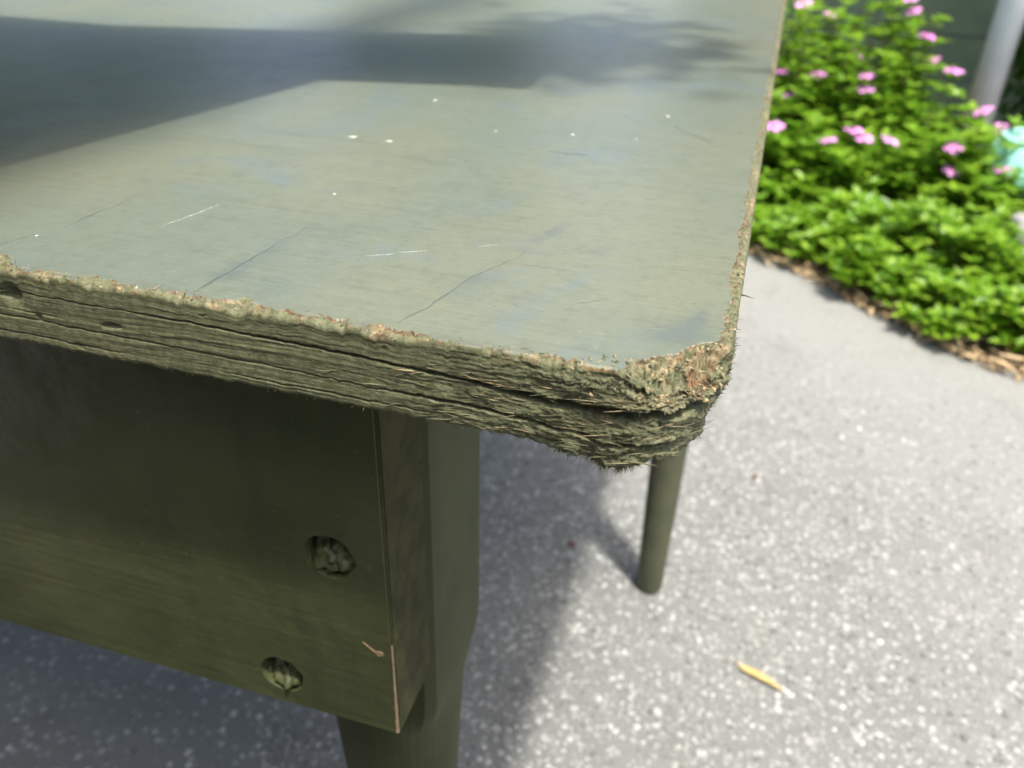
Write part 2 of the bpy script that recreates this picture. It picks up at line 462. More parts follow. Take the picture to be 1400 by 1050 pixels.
def chips():
    pts = []
    cell = 0.0068
    xs = np.arange(-0.85, 0.75, cell); ys = np.arange(0.30, 1.75, cell)
    X, Y = np.meshgrid(xs, ys)
    X = X.ravel() + rng.uniform(-.5, .5, X.size) * cell; Y = Y.ravel() + rng.uniform(-.5, .5, Y.size) * cell
    keep = (np.abs(X - (-0.02)) < 0.16 + 0.46 * Y) & (Y + 0.55 * X < 1.75)
    fade = np.clip((1.75 - (Y + 0.55 * X)) / 0.75, 0, 1)
    keep &= rng.random(X.size) < 0.97 * fade
    keep &= noise(X * 30, Y * 30, 3.3) > -0.5
    X, Y = X[keep], Y[keep]
    n = len(X)
    k = 6
    R = np.clip(rng.lognormal(math.log(0.0027), 0.42, n), 0.0014, 0.0068)
    ang0 = rng.uniform(0, 6.28, n); el = rng.uniform(0.55, 1.0, n)
    hh = R * rng.uniform(0.10, 0.38, n)
    tone = np.clip(rng.beta(1.5, 1.7, n) + (R < 0.0035) * rng.uniform(-.15, .25, n), 0, 1)
    a = np.arange(k) / k * 2 * np.pi
    rr = rng.uniform(0.75, 1.2, (n, k))
    lx = np.cos(a)[None] * rr; ly = np.sin(a)[None] * rr * el[:, None]
    c, s_ = np.cos(ang0)[:, None], np.sin(ang0)[:, None]
    gx = (lx * c - ly * s_); gy = (lx * s_ + ly * c)
    tiltx, tilty = rng.normal(0, .12, n)[:, None], rng.normal(0, .12, n)[:, None]
    V = np.zeros((n, 2 * k, 3), np.float32)
    V[:, :k, 0] = X[:, None] + gx * R[:, None] * 1.05; V[:, :k, 1] = Y[:, None] + gy * R[:, None] * 1.05; V[:, :k, 2] = -0.0012
    sh = 0.66
    V[:, k:, 0] = X[:, None] + gx * R[:, None] * sh; V[:, k:, 1] = Y[:, None] + gy * R[:, None] * sh
    V[:, k:, 2] = hh[:, None] + sh * R[:, None] * (gx * tiltx + gy * tilty)
    base = (np.arange(n) * 2 * k)[:, None]
    quads = np.stack([np.arange(k), (np.arange(k) + 1) % k, k + (np.arange(k) + 1) % k, k + np.arange(k)], -1)
    F4 = (base[:, :, None] + quads[None]).reshape(-1, 4)
    tops = np.array([[k, k + 1, k + 2, k + 3], [k, k + 3, k + 4, k + 5]])
    F4 = np.concatenate([F4, (base[:, :, None] + tops[None]).reshape(-1, 4)])
    me = np_mesh('asphalt_chips', V.reshape(-1, 3), F4)
    attr(me, 'tone', np.repeat(tone, 2 * k))
    return me
tag(link('asphalt_chips', chips(), M['chip']), 'pale stone chips set in the asphalt', 'stone chips', kind='stuff')

# bed edge in plan: from far left to near right
EDGE = [(-1.6, 2.75), (-0.6, 2.38), (-0.2, 2.18), (0.052, 2.039), (0.157, 1.960), (0.309, 1.791), (0.439, 1.665), (0.563, 1.60), (0.9, 1.47), (1.6, 1.25)]
def edge_y(x):
    return float(np.interp(x, [p[0] for p in EDGE], [p[1] for p in EDGE]))

def bed_mesh():
    xs = np.arange(-1.6, 1.61, 0.02); n = 60
    V = []
    for x in xs:
        y0 = edge_y(x) + 0.012 * float(noise(x * 14, 2.2)) + 0.006 * float(noise(x * 50, 1.2))
        for j in range(n):
            t = (j / (n - 1)) ** 1.7
            y = y0 + t * (4.6 - y0)
            z = 0.003 + 0.026 * float(ss(0.02, 0.14, y - y0)) if j else -0.006
            V.append((x, y, z))
    V = np.array(V)
    amp = np.clip((V[:, 2]) / 0.034, 0, 1)
    V[:, 2] += amp * (0.016 * fbm(V[:, 0] * 12, V[:, 1] * 12, 0, 4))
    i = np.arange(len(xs) * n).reshape(len(xs), n)
    F = np.stack([i[:-1, :-1], i[1:, :-1], i[1:, 1:], i[:-1, 1:]], -1).reshape(-1, 4)
    return np_mesh('flower_bed', V, F, True)
tag(link('flower_bed', bed_mesh(), M['soil']), 'dark soil of the flower bed beside the pavement', None, kind='structure')

# ------------------------------------------------------------------ house wall behind the bed
def build_house():
    root = empty('house', (0.0, 3.55, 0))
    tag(root, 'dark grey green boarded house wall behind the flower bed', 'house')
    x0, x1, htop = -0.38, 1.25, 2.5
    link('wall', box_mesh('wall', x0, x1, 0.03, 0.16, -0.05, htop), M['siding'], root)
    bm_ = None
    bw = 0.15
    n = int(htop / bw)
    wins = [(0.35, 0.95, 1.15, 2.05)]
    bme = {}
    for k in range(n):
        z = 0.03 + k * bw
        spans = [(x0, x1)]
        for wx0, wx1, wz0, wz1 in wins:
            if z + bw > wz0 and z < wz1:
                ns = []
                for a, b in spans:
                    if wx0 > a and wx1 < b: ns += [(a, wx0), (wx1, b)]
                    else: ns.append((a, b))
                spans = ns
        for a, b in spans:
            key = (round(a, 3), round(b, 3))
            if key not in bme:
                V = [(a, 0.0185, 0), (b, 0.0185, 0), (b, 0.028, 0), (a, 0.028, 0), (a, 0.020, bw + 0.01), (b, 0.020, bw + 0.01), (b, 0.0285, bw + 0.01), (a, 0.0285, bw + 0.01)]
                Fc = [(0, 3, 2, 1), (4, 5, 6, 7), (0, 1, 5, 4), (1, 2, 6, 5), (2, 3, 7, 6), (3, 0, 4, 7)]
                bme[key] = np_mesh('board', V, Fc)
            o = link('board', bme[key], M['siding'], root)
            o.location = (0, 0, z)
    for wx0, wx1, wz0, wz1 in wins:
        f = link('window', window_frame(wx0, wx1, wz0, wz1), M['trim'], root)
        link('pane', box_mesh('pane', wx0 + .04, wx1 - .04, 0.012, 0.02, wz0 + .04, wz1 - .04), M['glass'], f)
    link('eave', box_mesh('eave', x0 - .2, x1 + .2, -0.35, 0.3, htop, htop + 0.12), M['trim'], root)

def window_frame(x0, x1, z0, z1):
    bm = bmesh.new()
    def bx(a, b, c, d):
        r = bmesh.ops.create_cube(bm, size=1)
        for v in r['verts']:
            v.co = Vector(((a + b) / 2 + v.co.x * (b - a), 0.008 + v.co.y * 0.05, (c + d) / 2 + v.co.z * (d - c)))
    bx(x0, x0 + .05, z0, z1); bx(x1 - .05, x1, z0, z1); bx(x0 + .05, x1 - .05, z0, z0 + .05); bx(x0 + .05, x1 - .05, z1 - .05, z1)
    me = bpy.data.meshes.new('window'); bm.to_mesh(me); bm.free()
    return me
build_house()

# an added plank, invented above the frame and outlined to cast the dark band
def shade():
    root = empty('shade_caster', (0, 0, 0))
    tag(root, 'dark plank added out of view to shade the tabletop', 'shelf')
    def panel(name, poly, z, th):
        k = (z - H) / SUN.z
        dx, dy = SUN.x * k, SUN.y * k
        n = len(poly)
        V = [(x + dx, y + dy, z) for x, y in poly] + [(x + dx, y + dy, z + th) for x, y in poly]
        F = [tuple(range(n))[::-1], tuple(range(n, 2 * n))] + [(i, (i + 1) % n, n + (i + 1) % n, n + i) for i in range(n)]
        link(name, np_mesh(name, V, F), M['caster_grey'], root)
    panel('plank', [(-0.36, 0.10), (-0.3275, 0.2945), (-0.2825, 0.5175), (-0.1837, 0.5409), (-0.15, 0.5445), (-0.150, 0.60), (-0.165, 0.68), (-0.21, 0.735), (-0.2767, 0.7176), (-0.3954, 0.6814), (-0.5447, 0.6387), (-0.72, 0.640), (-1.25, 0.63), (-1.25, 0.10)], H + 0.128, 0.012)
    for px, py in ((-1.15, 0.18), (-1.15, 0.50)):
        link('support', box_mesh('support', px - .02, px + .02, py - .02, py + .02, H + .0005, H + .1275), M['caster_grey'], root)

def tube_mesh(name, pts, rad, k=8, cap=True):
    V = []; F = []
    pts = [Vector(p) for p in pts]
    for i, p in enumerate(pts):
        d = (pts[min(i + 1, len(pts) - 1)] - pts[max(i - 1, 0)]).normalized()
        q = d.to_track_quat('Z', 'Y')
        for j in range(k):
            a = 2 * math.pi * j / k
            V.append(tuple(p + q @ Vector((math.cos(a) * rad[i], math.sin(a) * rad[i], 0))))
    for i in range(len(pts) - 1):
        for j in range(k):
            F.append((i * k + j, i * k + (j + 1) % k, (i + 1) * k + (j + 1) % k, (i + 1) * k + j))
    if cap:
        F.append(tuple(range(k))[::-1]); F.append(tuple(range((len(pts) - 1) * k, len(pts) * k)))
    return np_mesh(name, V, F, True)
shade()

def fence_blocker():
    root = empty('light_blocker_fence', (0, -0.34, 0))  # added out of view to keep sky light and bounce off the apron
    tag(root, 'dark board fence added out of view to block light from the apron', 'fence')
    me = box_mesh('board', -0.068, 0.068, -0.01, 0.01, 0.03, 1.40, 0.002)
    for k in range(9):
        o = link('board', me, M['bark'], root); o.location = (-0.90 + k * 0.14, 0, 0)
    for z in (0.35, 1.20):
        link('rail', box_mesh('rail', -0.97, 0.29, -0.05, -0.012, z, z + .09), M['bark'], root)
fence_blocker()
mat_ = link('bounce_blocker_mat', box_mesh('bounce_blocker_mat', -1.0, 0.12, -0.28, 0.16, 0.0, 0.008, 0.003), M['mat'])  # added out of view, soaks up ground bounce below the apron
tag(mat_, 'black mat added out of view to cut ground bounce on the apron', 'mat')

# leaves ----------------------------------------------------------------------
def leaf_set(pos, dirs, ups, length, width, tone, fold=0.18, droop=0.25):
    """many folded, curved leaves (8 faces each)"""
    n = len(pos)
    pos = np.asarray(pos, float); d = np.asarray(dirs, float); u = np.asarray(ups, float)
    d /= np.linalg.norm(d, axis=1, keepdims=True) + 1e-9
    s = np.cross(d, u); s /= np.linalg.norm(s, axis=1, keepdims=True) + 1e-9
    u = np.cross(s, d)
    L = np.asarray(length)[:, None]; Wd = np.asarray(width)[:, None]
    ts = [0.0, 0.3, 0.65, 1.0]; ws = [0.08, 0.85, 0.80, 0.04]
    V = np.zeros((n, 12, 3))
    for i, (t, w) in enumerate(zip(ts, ws)):
        c = pos + d * L * t - u * L * droop * t * t
        V[:, i * 3 + 0] = c - s * Wd * w * 0.5 + u * Wd * fold * w
        V[:, i * 3 + 1] = c
        V[:, i * 3 + 2] = c + s * Wd * w * 0.5 + u * Wd * fold * w
    q = []
    for i in range(3):
        for j in range(2):
            a = i * 3 + j
            q.append((a, a + 1, a + 4, a + 3))
    q = np.array(q)
    F = (np.arange(n) * 12)[:, None, None] + q[None]
    return V.reshape(-1, 3), F.reshape(-1, 4), np.repeat(tone, 12)

def join_parts(parts):
    V = []; F = []; o = 0
    for v, f in parts:
        V.append(v); F.append(f + o); o += len(v)
    return np.concatenate(V), np.concatenate(F)

def tube_np(p0, p1, r0, r1, k=4):
    p0 = np.asarray(p0, float); p1 = np.asarray(p1, float)
    d = p1 - p0; d /= np.linalg.norm(d) + 1e-9
    a = np.cross(d, [0.3, 0.9, 0.2]); a /= np.linalg.norm(a); b = np.cross(d, a)
    an = np.arange(k) / k * 2 * np.pi
    ring = np.cos(an)[:, None] * a + np.sin(an)[:, None] * b
    V = np.concatenate([p0 + ring * r0, p1 + ring * r1])
    i = np.arange(k); j = (i + 1) % k
    return V, np.stack([i, j, k + j, k + i], -1)

def flower_meshes():
    """five flat overlapping petals; small eye"""
    V = []; F = []
    for p in range(5):
        a = p * 2 * math.pi / 5
        o = len(V)
        prof = [(0.06, 0.05), (0.35, 0.22), (0.70, 0.42), (0.93, 0.40), (1.0, 0.18)]
        for i, (r, w) in enumerate(prof):
            for sgn in (-1, 0, 1):
                rr = r * (1.0 if sgn else 1.02)
                x, y = rr, sgn * w * 0.86 + 0.05 * r
                z = 0.10 * r - 0.16 * r * r + (0.035 if sgn > 0 else -0.01) * (r > 0.1)
                V.append(((x * math.cos(a) - y * math.sin(a)) * 0.026, (x * math.sin(a) + y * math.cos(a)) * 0.026, z * 0.026))
        for i in range(4):
            for j in range(2):
                q = o + i * 3 + j
                F.append((q, q + 3, q + 4, q + 1))
    pet = np_mesh('petals', V, F, True)
    k = 8
    V = [(0, 0, 0.0016)] + [(0.0050 * math.cos(6.283 * i / k), 0.0050 * math.sin(6.283 * i / k), 0.0013) for i in range(k)] + [(0.0036 * math.cos(6.283 * i / k), 0.0036 * math.sin(6.283 * i / k), -0.004) for i in range(k)]
    F = [(0, 1 + i, 1 + (i + 1) % k) for i in range(k)] + [(1 + i, 1 + k + i, 1 + k + (i + 1) % k, 1 + (i + 1) % k) for i in range(k)]
    eye = np_mesh('eye', V, F)
    return pet, eye
PET, EYE = flower_meshes()

def plant_tall(base, flowers, extra, label, seed, spread=0.16, height=0.34):
    """upright periwinkle: stems with paired leaves, flowers at the tips"""
    r = np.random.default_rng(seed)
    root = empty('periwinkle_plant', (base[0], base[1], 0.02))
    tag(root, label, 'plant', 'pink periwinkles in the flower bed')
    B = np.array([base[0], base[1], 0.02])
    tips = [np.array(f) - B for f in flowers]
    nf = len(tips)
    for _ in range(extra):
        a = r.uniform(0, 6.28); q = spread * math.sqrt(r.uniform(0, 1))
        tips.append(np.array([math.cos(a) * q, math.sin(a) * q, height * (1 - 0.8 * (q / spread) ** 2 * 0.5) * r.uniform(0.45, 1.12)]))
    stems = []; P = []; D = []; U = []; L = []; Wd = []; T = []
    for i, tip in enumerate(tips):
        foot = np.array([tip[0] * 0.25, tip[1] * 0.25, 0.0]) + np.append(r.normal(0, .012, 2), 0)
        ns = 7
        prev = foot
        end = tip - np.array([0, 0, 0.010]) if i < nf else tip
        for k in range(1, ns + 1):
            t = k / ns
            p = foot + (end - foot) * np.array([t ** 1.3, t ** 1.3, t])
            stems.append(tube_np(prev, p, 0.0026 * (1.25 - t * .75), 0.0026 * (1.25 - (t + .14) * .75), 4))
            nl = 2
            a0 = r.uniform(0, 6.28) if k == 1 else a0 + 1.57
            if t > 0.14:
                for w in range(nl + (3 if k >= ns - 1 else 1)):
                    a = a0 + w * (6.28 / (nl + (3 if k >= ns - 1 else 1))) + r.normal(0, .25)
                    up = r.uniform(0.05, 0.75) if k < ns else r.uniform(0.2, 0.9)
                    sz = r.uniform(0.034, 0.060) * (0.75 if k >= ns else 1)
                    P.append(p - (np.array([0, 0, 0.012]) if (k == ns and i < nf) else 0)); D.append((math.cos(a), math.sin(a), up)); U.append((0, 0, 1))
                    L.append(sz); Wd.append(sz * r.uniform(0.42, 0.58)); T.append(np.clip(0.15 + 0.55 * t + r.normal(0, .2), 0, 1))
            prev = p
    U = np.array(U) + r.normal(0, .15, (len(U), 3))
    V, F, tn = leaf_set(P, D, U, np.array(L), np.array(Wd), np.array(T), droop=0.22)
    me = np_mesh('foliage', V, F, True); attr(me, 'tone', tn)
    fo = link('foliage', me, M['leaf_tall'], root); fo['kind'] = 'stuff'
    V, F = join_parts(stems)
    st = link('stems', np_mesh('stems', V, F, True), M['stem'], root); st['kind'] = 'stuff'
    for i in range(nf):
        f = link('flower', PET, M['petal'], root)
        f.location = tips[i]
        tl = Vector((r.normal(0, .28), -0.22 + r.normal(0, .20), 1)).normalized()
        f.rotation_euler = (tl.to_track_quat('Z', 'Y') @ Matrix.Rotation(r.uniform(0, 6.28), 3, 'Z').to_quaternion()).to_euler()
        sc = r.uniform(0.85, 1.05)
        f.scale = (sc, sc, sc)
        e = link('flower_eye', EYE, M['petal_eye'], f)
    return root

FLW = [  # base, flower positions, leafy stems, label
    ((0.060, 2.62), [(0.0544, 2.80, 0.4907), (0.022, 2.55, 0.3423), (0.0897, 2.80, 0.3545)], 16, 'tall pink periwinkle rising closest to the table edge at the top'),
    ((0.050, 2.42), [(0.055, 2.52, 0.290), (0.066, 2.535, 0.281), (0.0318, 2.30, 0.2533)], 16, 'pink periwinkle with a flower pair half hidden by the table edge'),
    ((0.165, 2.66), [(0.1361, 2.80, 0.4604), (0.1213, 2.55, 0.3406), (0.1773, 2.80, 0.2863)], 18, 'tall periwinkle with pale small top flower, second from the table edge'),
    ((0.245, 2.66), [(0.2219, 2.80, 0.348), (0.2324, 2.80, 0.3651), (0.2503, 2.55, 0.3491), (0.2503, 2.55, 0.3167)], 14, 'periwinkle with four stacked pink flowers in the middle of the bed'),
    ((0.200, 2.36), [(0.168, 2.30, 0.2316), (0.2247, 2.30, 0.263), (0.2493, 2.30, 0.2472), (0.3137, 2.30, 0.2464)], 22, 'low row of pink periwinkle flowers in front of the tall ones'),
    ((0.385, 2.72), [(0.3544, 2.80, 0.4856), (0.3420, 2.80, 0.520), (0.4099, 2.80, 0.4216), (0.4345, 2.80, 0.358), (0.4579, 2.55, 0.3788)], 14, 'tall slender periwinkle just left of the grey post'),
    ((0.470, 2.38), [(0.4603, 2.30, 0.2434), (0.4727, 2.30, 0.1862)], 24, 'periwinkle with one deep magenta and one pale flower'),
    ((0.580, 2.48), [(0.5559, 2.55, 0.2845), (0.6073, 2.55, 0.2435)], 18, 'periwinkle in front of the foot of the grey post'),
    ((0.330, 2.60), [], 22, 'leafy periwinkle without flowers behind the low pink row'),
    ((0.470, 2.62), [], 16, 'leafy periwinkle without flowers at the left foot of the grey post'),
    ((0.120, 2.86), [], 16, 'tall leafy periwinkle without flowers against the wall nearest the table'),
    ((0.300, 2.92), [], 12, 'tall leafy periwinkle without flowers against the middle of the wall'),
    ((0.590, 2.32), [(0.5847, 2.30, 0.2024), (0.5907, 2.30, 0.110)], 16, 'periwinkle overhanging the turquoise pot'),
]
for i, (b, fl, ex, lab) in enumerate(FLW):
    plant_tall(b, fl, int(ex * 2.1), lab, 100 + i, spread=0.15 if i not in (5,) else 0.08, height=(0.54, 0.27, 0.50, 0.42, 0.25, 0.50, 0.25, 0.28, 0.30, 0.28, 0.58, 0.52, 0.18)[i])

def plant_low(base, rad, hgt, seed, label, group):
    r = np.random.default_rng(seed)
    root = empty('leafy_plant', (base[0], base[1], 0.015))
    P = []; D = []; U = []; L = []; Wd = []; T = []; stems = []
    n = int(84 * (rad / 0.10) ** 1.6); lf = r.uniform(0.85, 1.5); tb = r.uniform(-.16, .16)
    for i in range(n):
        a = r.uniform(0, 6.28); q = rad * math.sqrt(r.uniform(0, 1))
        lump = 0.8 + 0.35 * math.sin(a * 3 + seed) * (q / rad)
        top = hgt * lump * (1 - 0.72 * (q / rad) ** 2.2)
        tip = np.array([math.cos(a) * q, math.sin(a) * q, max(0.012, top * r.uniform(0.72, 1.05))])
        foot = tip * np.array([0.45, 0.45, 0.0])
        stems.append(tube_np(foot, tip, 0.0016, 0.0010, 3))
        m = r.integers(4, 7)
        a0 = r.uniform(0, 6.28)
        for w in range(m):
            b = a0 + w * 6.28 / m + r.normal(0, .2)
            out = np.array([math.cos(b), math.sin(b), r.uniform(0.15, 0.9)])
            sz = r.uniform(0.015, 0.030) * lf
            P.append(tip); D.append(out); U.append((0, 0, 1)); L.append(sz); Wd.append(sz * r.uniform(0.45, 0.62))
            T.append(np.clip(0.56 + tb + 0.28 * r.normal(), 0, 1))
        for w in range(3):
            b = r.uniform(0, 6.28); h = r.uniform(0.3, 0.85)
            P.append(foot + (tip - foot) * h); D.append((math.cos(b), math.sin(b), r.uniform(0, .5))); U.append((0, 0, 1))
            sz = r.uniform(0.018, 0.030); L.append(sz); Wd.append(sz * .5); T.append(np.clip(0.3 + 0.2 * r.normal(), 0, 1))
    U = np.array(U) + r.normal(0, .2, (len(U), 3))
    V, F, tn = leaf_set(P, D, U, np.array(L), np.array(Wd), np.array(T), droop=0.12)
    me = np_mesh('foliage', V, F, True); attr(me, 'tone', tn)
    o = link('foliage', me, M['leaf_low'], root); o['kind'] = 'stuff'
    V, F = join_parts(stems)
    st = link('stems', np_mesh('stems', V, F), M['stem'], root); st['kind'] = 'stuff'
    tag(root, label, 'plant', group)
    return root
ROWS = [('low bright green leafy plant in the front row beside the pavement', 'front row of low leafy plants'),
        ('bright green leafy plant in the second row from the pavement', 'second row of low leafy plants'),
        ('bright green leafy plant just in front of the pink flowers', 'back row of low leafy plants')]
low = []
r_ = random.Random(3)
for k in range(12):                       # front row follows the kerbless bed edge
    x = -0.10 + k * 0.078
    low.append((x, edge_y(x) + 0.104 + r_.uniform(-.015, .03), r_.uniform(.075, .115), r_.uniform(.06, .135)))
for k in range(10):
    x = -0.06 + k * 0.092
    low.append((x, edge_y(x) + 0.27 + r_.uniform(-.03, .03), r_.uniform(.09, .13), r_.uniform(.09, .19)))
for k in range(6):
    x = 0.0 + k * 0.105
    low.append((x, edge_y(x) + 0.42 + r_.uniform(-.03, .03), r_.uniform(.10, .13), r_.uniform(.12, .16)))
for i, (x, y, ra, hg) in enumerate(low):
    if math.hypot(x - 0.70, y - 2.02) < 0.10: continue
    lab, grp = ROWS[0 if i < 12 else 1 if i < 22 else 2]
    plant_low((x, y), ra, hg, 300 + i, lab, grp)

def shrub(name, label, base, rad, hgt, n, seed, mat):
    r = np.random.default_rng(seed)
    root = empty(name, (base[0], base[1], 0.0))
    tag(root, label, 'shrub')
    P = r.normal(0, 1, (n, 3)); P /= np.linalg.norm(P, axis=1, keepdims=True)
    P *= (r.uniform(0.35, 1, n) ** 0.5)[:, None] * (0.85 + 0.3 * fbm(P[:, 0] * 2.2, P[:, 1] * 2.2, P[:, 2] * 2.2, 3, seed))[:, None]
    P = P * np.array([rad, rad, hgt / 2]) + np.array([0, 0, hgt / 2 + 0.05])
    D = P - np.array([0, 0, hgt * .4]); D = D / np.linalg.norm(D, axis=1, keepdims=True) + r.normal(0, .5, (n, 3))
    L = r.uniform(.035, .06, n)
    V, F, tn = leaf_set(P, D, np.tile([0, 0, 1.0], (n, 1)) + r.normal(0, .3, (n, 3)), L, L * .5, np.clip(r.normal(.45, .25, n), 0, 1))
    me = np_mesh('crown', V, F, True); attr(me, 'tone', tn)
    o = link('crown', me, mat, root); o['kind'] = 'stuff'
    parts = []
    for k in range(9):
        a = r.uniform(0, 6.28)
        parts.append(tube_np((r.normal(0, .02), r.normal(0, .02), 0), (math.cos(a) * rad * .6, math.sin(a) * rad * .6, hgt * r.uniform(.5, .9)), .010, .004, 5))
    V, F = join_parts(parts)
    link('trunk', np_mesh('trunk', V, F, True), M['bark'], root)
def lathe(name, prof, k=32):
    V = []; F = []
    for (r, z) in prof:
        for j in range(k):
            a = 2 * math.pi * j / k
            V.append((r * math.cos(a), r * math.sin(a), z))
    for i in range(len(prof) - 1):
        for j in range(k):
            F.append((i * k + j, i * k + (j + 1) % k, (i + 1) * k + (j + 1) % k, (i + 1) * k + j))
    F.append(tuple(range(k))[::-1])
    return np_mesh(name, V, F, True)

def shade_basket():  # invented basket; its leaves cast the ragged end of the dark band
    z = H + 0.48
    k = 0.48 / SUN.z
    cx, cy = -0.140 + SUN.x * k, 0.70 + SUN.y * k
    root = empty('shade_basket', (cx, cy, z))
    tag(root, 'leafy basket added out of view to shade the tabletop', 'basket')
    link('bowl', lathe('bowl', [(0.02, -0.02), (0.04, -0.015), (0.055, 0.01), (0.06, 0.04), (0.056, 0.042), (0.05, 0.02)]), M['caster_grey'], root)
    link('cord', tube_mesh('cord', [(0, 0, 0.05), (0, 0, 1.02)], [.003, .003], 6), M['bark'], root)
    r = np.random.default_rng(8); n = 420
    P = r.normal(0, 1, (n, 3)) * np.array([.050, .080, .035]) + np.array([0.0, .02, .05])
    D = r.normal(0, 1, (n, 3)); L = r.uniform(.03, .05, n)
    V, F, tn = leaf_set(P, D, np.tile([0, 0, 1.], (n, 1)) + r.normal(0, .3, (n, 3)), L, L * .5, r.uniform(0, 1, n))
    me = np_mesh('foliage', V, F, True); attr(me, 'tone', tn)
    o = link('foliage', me, M['leaf_dark'], root); o['kind'] = 'stuff'
    fr = empty('beam_frame', (cx, cy, 0))  # added only to carry the basket, also out of view
    tag(fr, 'wooden beam and posts added out of view to hang the basket', 'beam')
    link('beam', box_mesh('beam', -.035, .035, -1.9, 2.45, z + 1.02, z + 1.11, .003), M['bark'], fr)
    for py in (-1.85, 2.40):
        link('post', box_mesh('post', -.034, .034, py - .04, py + .04, 0, z + 1.0195), M['bark'], fr)
shrub('dark_shrub', 'dark green shrub behind and right of the grey post', (0.93, 3.15), 0.30, 0.95, 3600, 71, M['leaf_dark'])

shade_basket()
shrub('tall_hedge_bush', 'tall dark hedge bush beyond the table beside the house', (-1.42, 3.75), 0.60, 2.9, 6500, 72, M['leaf_dark'])
shrub('tall_hedge_bush', 'tall dark hedge bush farthest left beyond the table', (-3.45, 3.6), 1.05, 3.1, 9000, 73, M['leaf_dark'])

# ------------------------------------------------------------------ grey post, pot, rocks
def post():
    root = empty('metal_post', (0.640, 2.98, 0))
    tag(root, 'smooth grey metal post standing behind the pink flowers', 'post')
    link('pipe', tube_mesh('pipe', [(0, 0, -0.02), (0.005, 0, 0.7), (0.01, 0, 2.2)], [0.043, 0.043, 0.043], 28), M['post'], root)
    link('collar', tube_mesh('collar', [(0, 0, 0.02), (0, 0, 0.05), (0, 0, 0.06)], [0.060, 0.060, 0.046], 28), M['post'], root)
    link('cap', tube_mesh('cap', [(0.01, 0, 2.2), (0.01, 0, 2.215), (0.01, 0, 2.225)], [0.047, 0.046, 0.03], 28), M['post'], root)
post()

def pot():
    root = empty('turquoise_pot', (0.684, 2.44, 0.03))
    tag(root, 'glazed turquoise garden pot at the right edge', 'pot')
    link('body', lathe('body', [(0.075, 0), (0.105, 0.02), (0.124, 0.07), (0.126, 0.12), (0.116, 0.17), (0.098, 0.205), (0.086, 0.218), (0.080, 0.215), (0.090, 0.19), (0.1, 0.15)]), M['turquoise'], root)
    link('rim', lathe('rim', [(0.083, 0.213), (0.090, 0.214), (0.093, 0.219), (0.090, 0.224), (0.083, 0.225), (0.080, 0.219), (0.083, 0.213)]), M['turquoise'], root)
    k = 24
    link('potting_soil', lathe('potting_soil', [(0.0, 0.19), (0.088, 0.19)]), M['soil'], root)
pot()

def rock(name, label, loc, size, mat, seed, rz=0):
    bm = bmesh.new()
    bmesh.ops.create_icosphere(bm, subdivisions=3, radius=1)
    co = np.array([v.co[:] for v in bm.verts])
    d = 1 + 0.22 * fbm(co[:, 0] * 1.1 + seed, co[:, 1] * 1.1, co[:, 2] * 1.1, 3, seed)
    for v, q in zip(bm.verts, d):
        v.co = Vector((v.co.x * size[0] * q, v.co.y * size[1] * q, v.co.z * size[2] * q))
    for f in bm.faces: f.smooth = True
    me = bpy.data.meshes.new(name); bm.to_mesh(me); bm.free()
    o = link(name, me, mat)
    o.location = loc; o.rotation_euler = (0, 0, rz)
    tag(o, label, 'rock')
rock('garden_rock', 'round mauve grey rock below the turquoise pot', (0.650, 2.225, 0.078), (0.055, 0.05, 0.042), M['rock'], 1, 0.3)
rock('garden_rock', 'small white rock at the right edge of the bed', (0.652, 2.13, 0.050), (0.024, 0.024, 0.018), M['rock_white'], 2)
rock('garden_rock', 'dark rock half hidden by the leaves under the white rock', (0.60, 2.10, 0.030), (0.045, 0.04, 0.024), M['siding'], 3)

# ------------------------------------------------------------------ dry litter along the bed edge
def strip_mesh(name, L, W, curl, seed, k=7):
    r = np.random.default_rng(seed)
    V = []; F = []
    bend = r.normal(0, .25)
    for i in range(k):
        t = i / (k - 1)
        x = (t - .5) * L; y = bend * L * (t - .5) ** 2 * 2
        w = W * (0.35 + 0.65 * math.sin(math.pi * min(1, t * .9 + .08))) * (1 + r.normal(0, .1))
        z = curl * L * math.sin(math.pi * t + r.normal(0, .15)) * 0.35 + 0.001
        for sgn, zz in ((-1, curl * W * .5), (0, 0), (1, curl * W * .5)):
            V.append((x, y + sgn * w / 2, z + zz))
    n = len(V)
    V += [(a, b, c - 0.0012) for a, b, c in V]
    for i in range(k - 1):
        for j in range(2):
            q = i * 3 + j
            F.append((q, q + 3, q + 4, q + 1)); F.append((n + q, n + q + 1, n + q + 4, n + q + 3))
        for j, flip in ((0, 0), (2, 1)):
            q = i * 3 + j
            F.append((q, n + q, n + q + 3, q + 3) if not flip else (q, q + 3, n + q + 3, n + q))
    F.append((0, 1, n + 1, n)); F.append((1, 2, n + 2, n + 1)); q = (k - 1) * 3
    F.append((q, n + q, n + q + 1, q + 1)); F.append((q + 1, n + q + 1, n + q + 2, q + 2))
    return np_mesh(name, V, F, True)
strips = [strip_mesh('bark_strip', 0.075, 0.007, 0.22, 1), strip_mesh('bark_strip', 0.055, 0.010, 0.35, 2), strip_mesh('bark_strip', 0.10, 0.005, 0.14, 3), strip_mesh('bark_strip', 0.042, 0.009, 0.45, 4)]
r_ = random.Random(21)
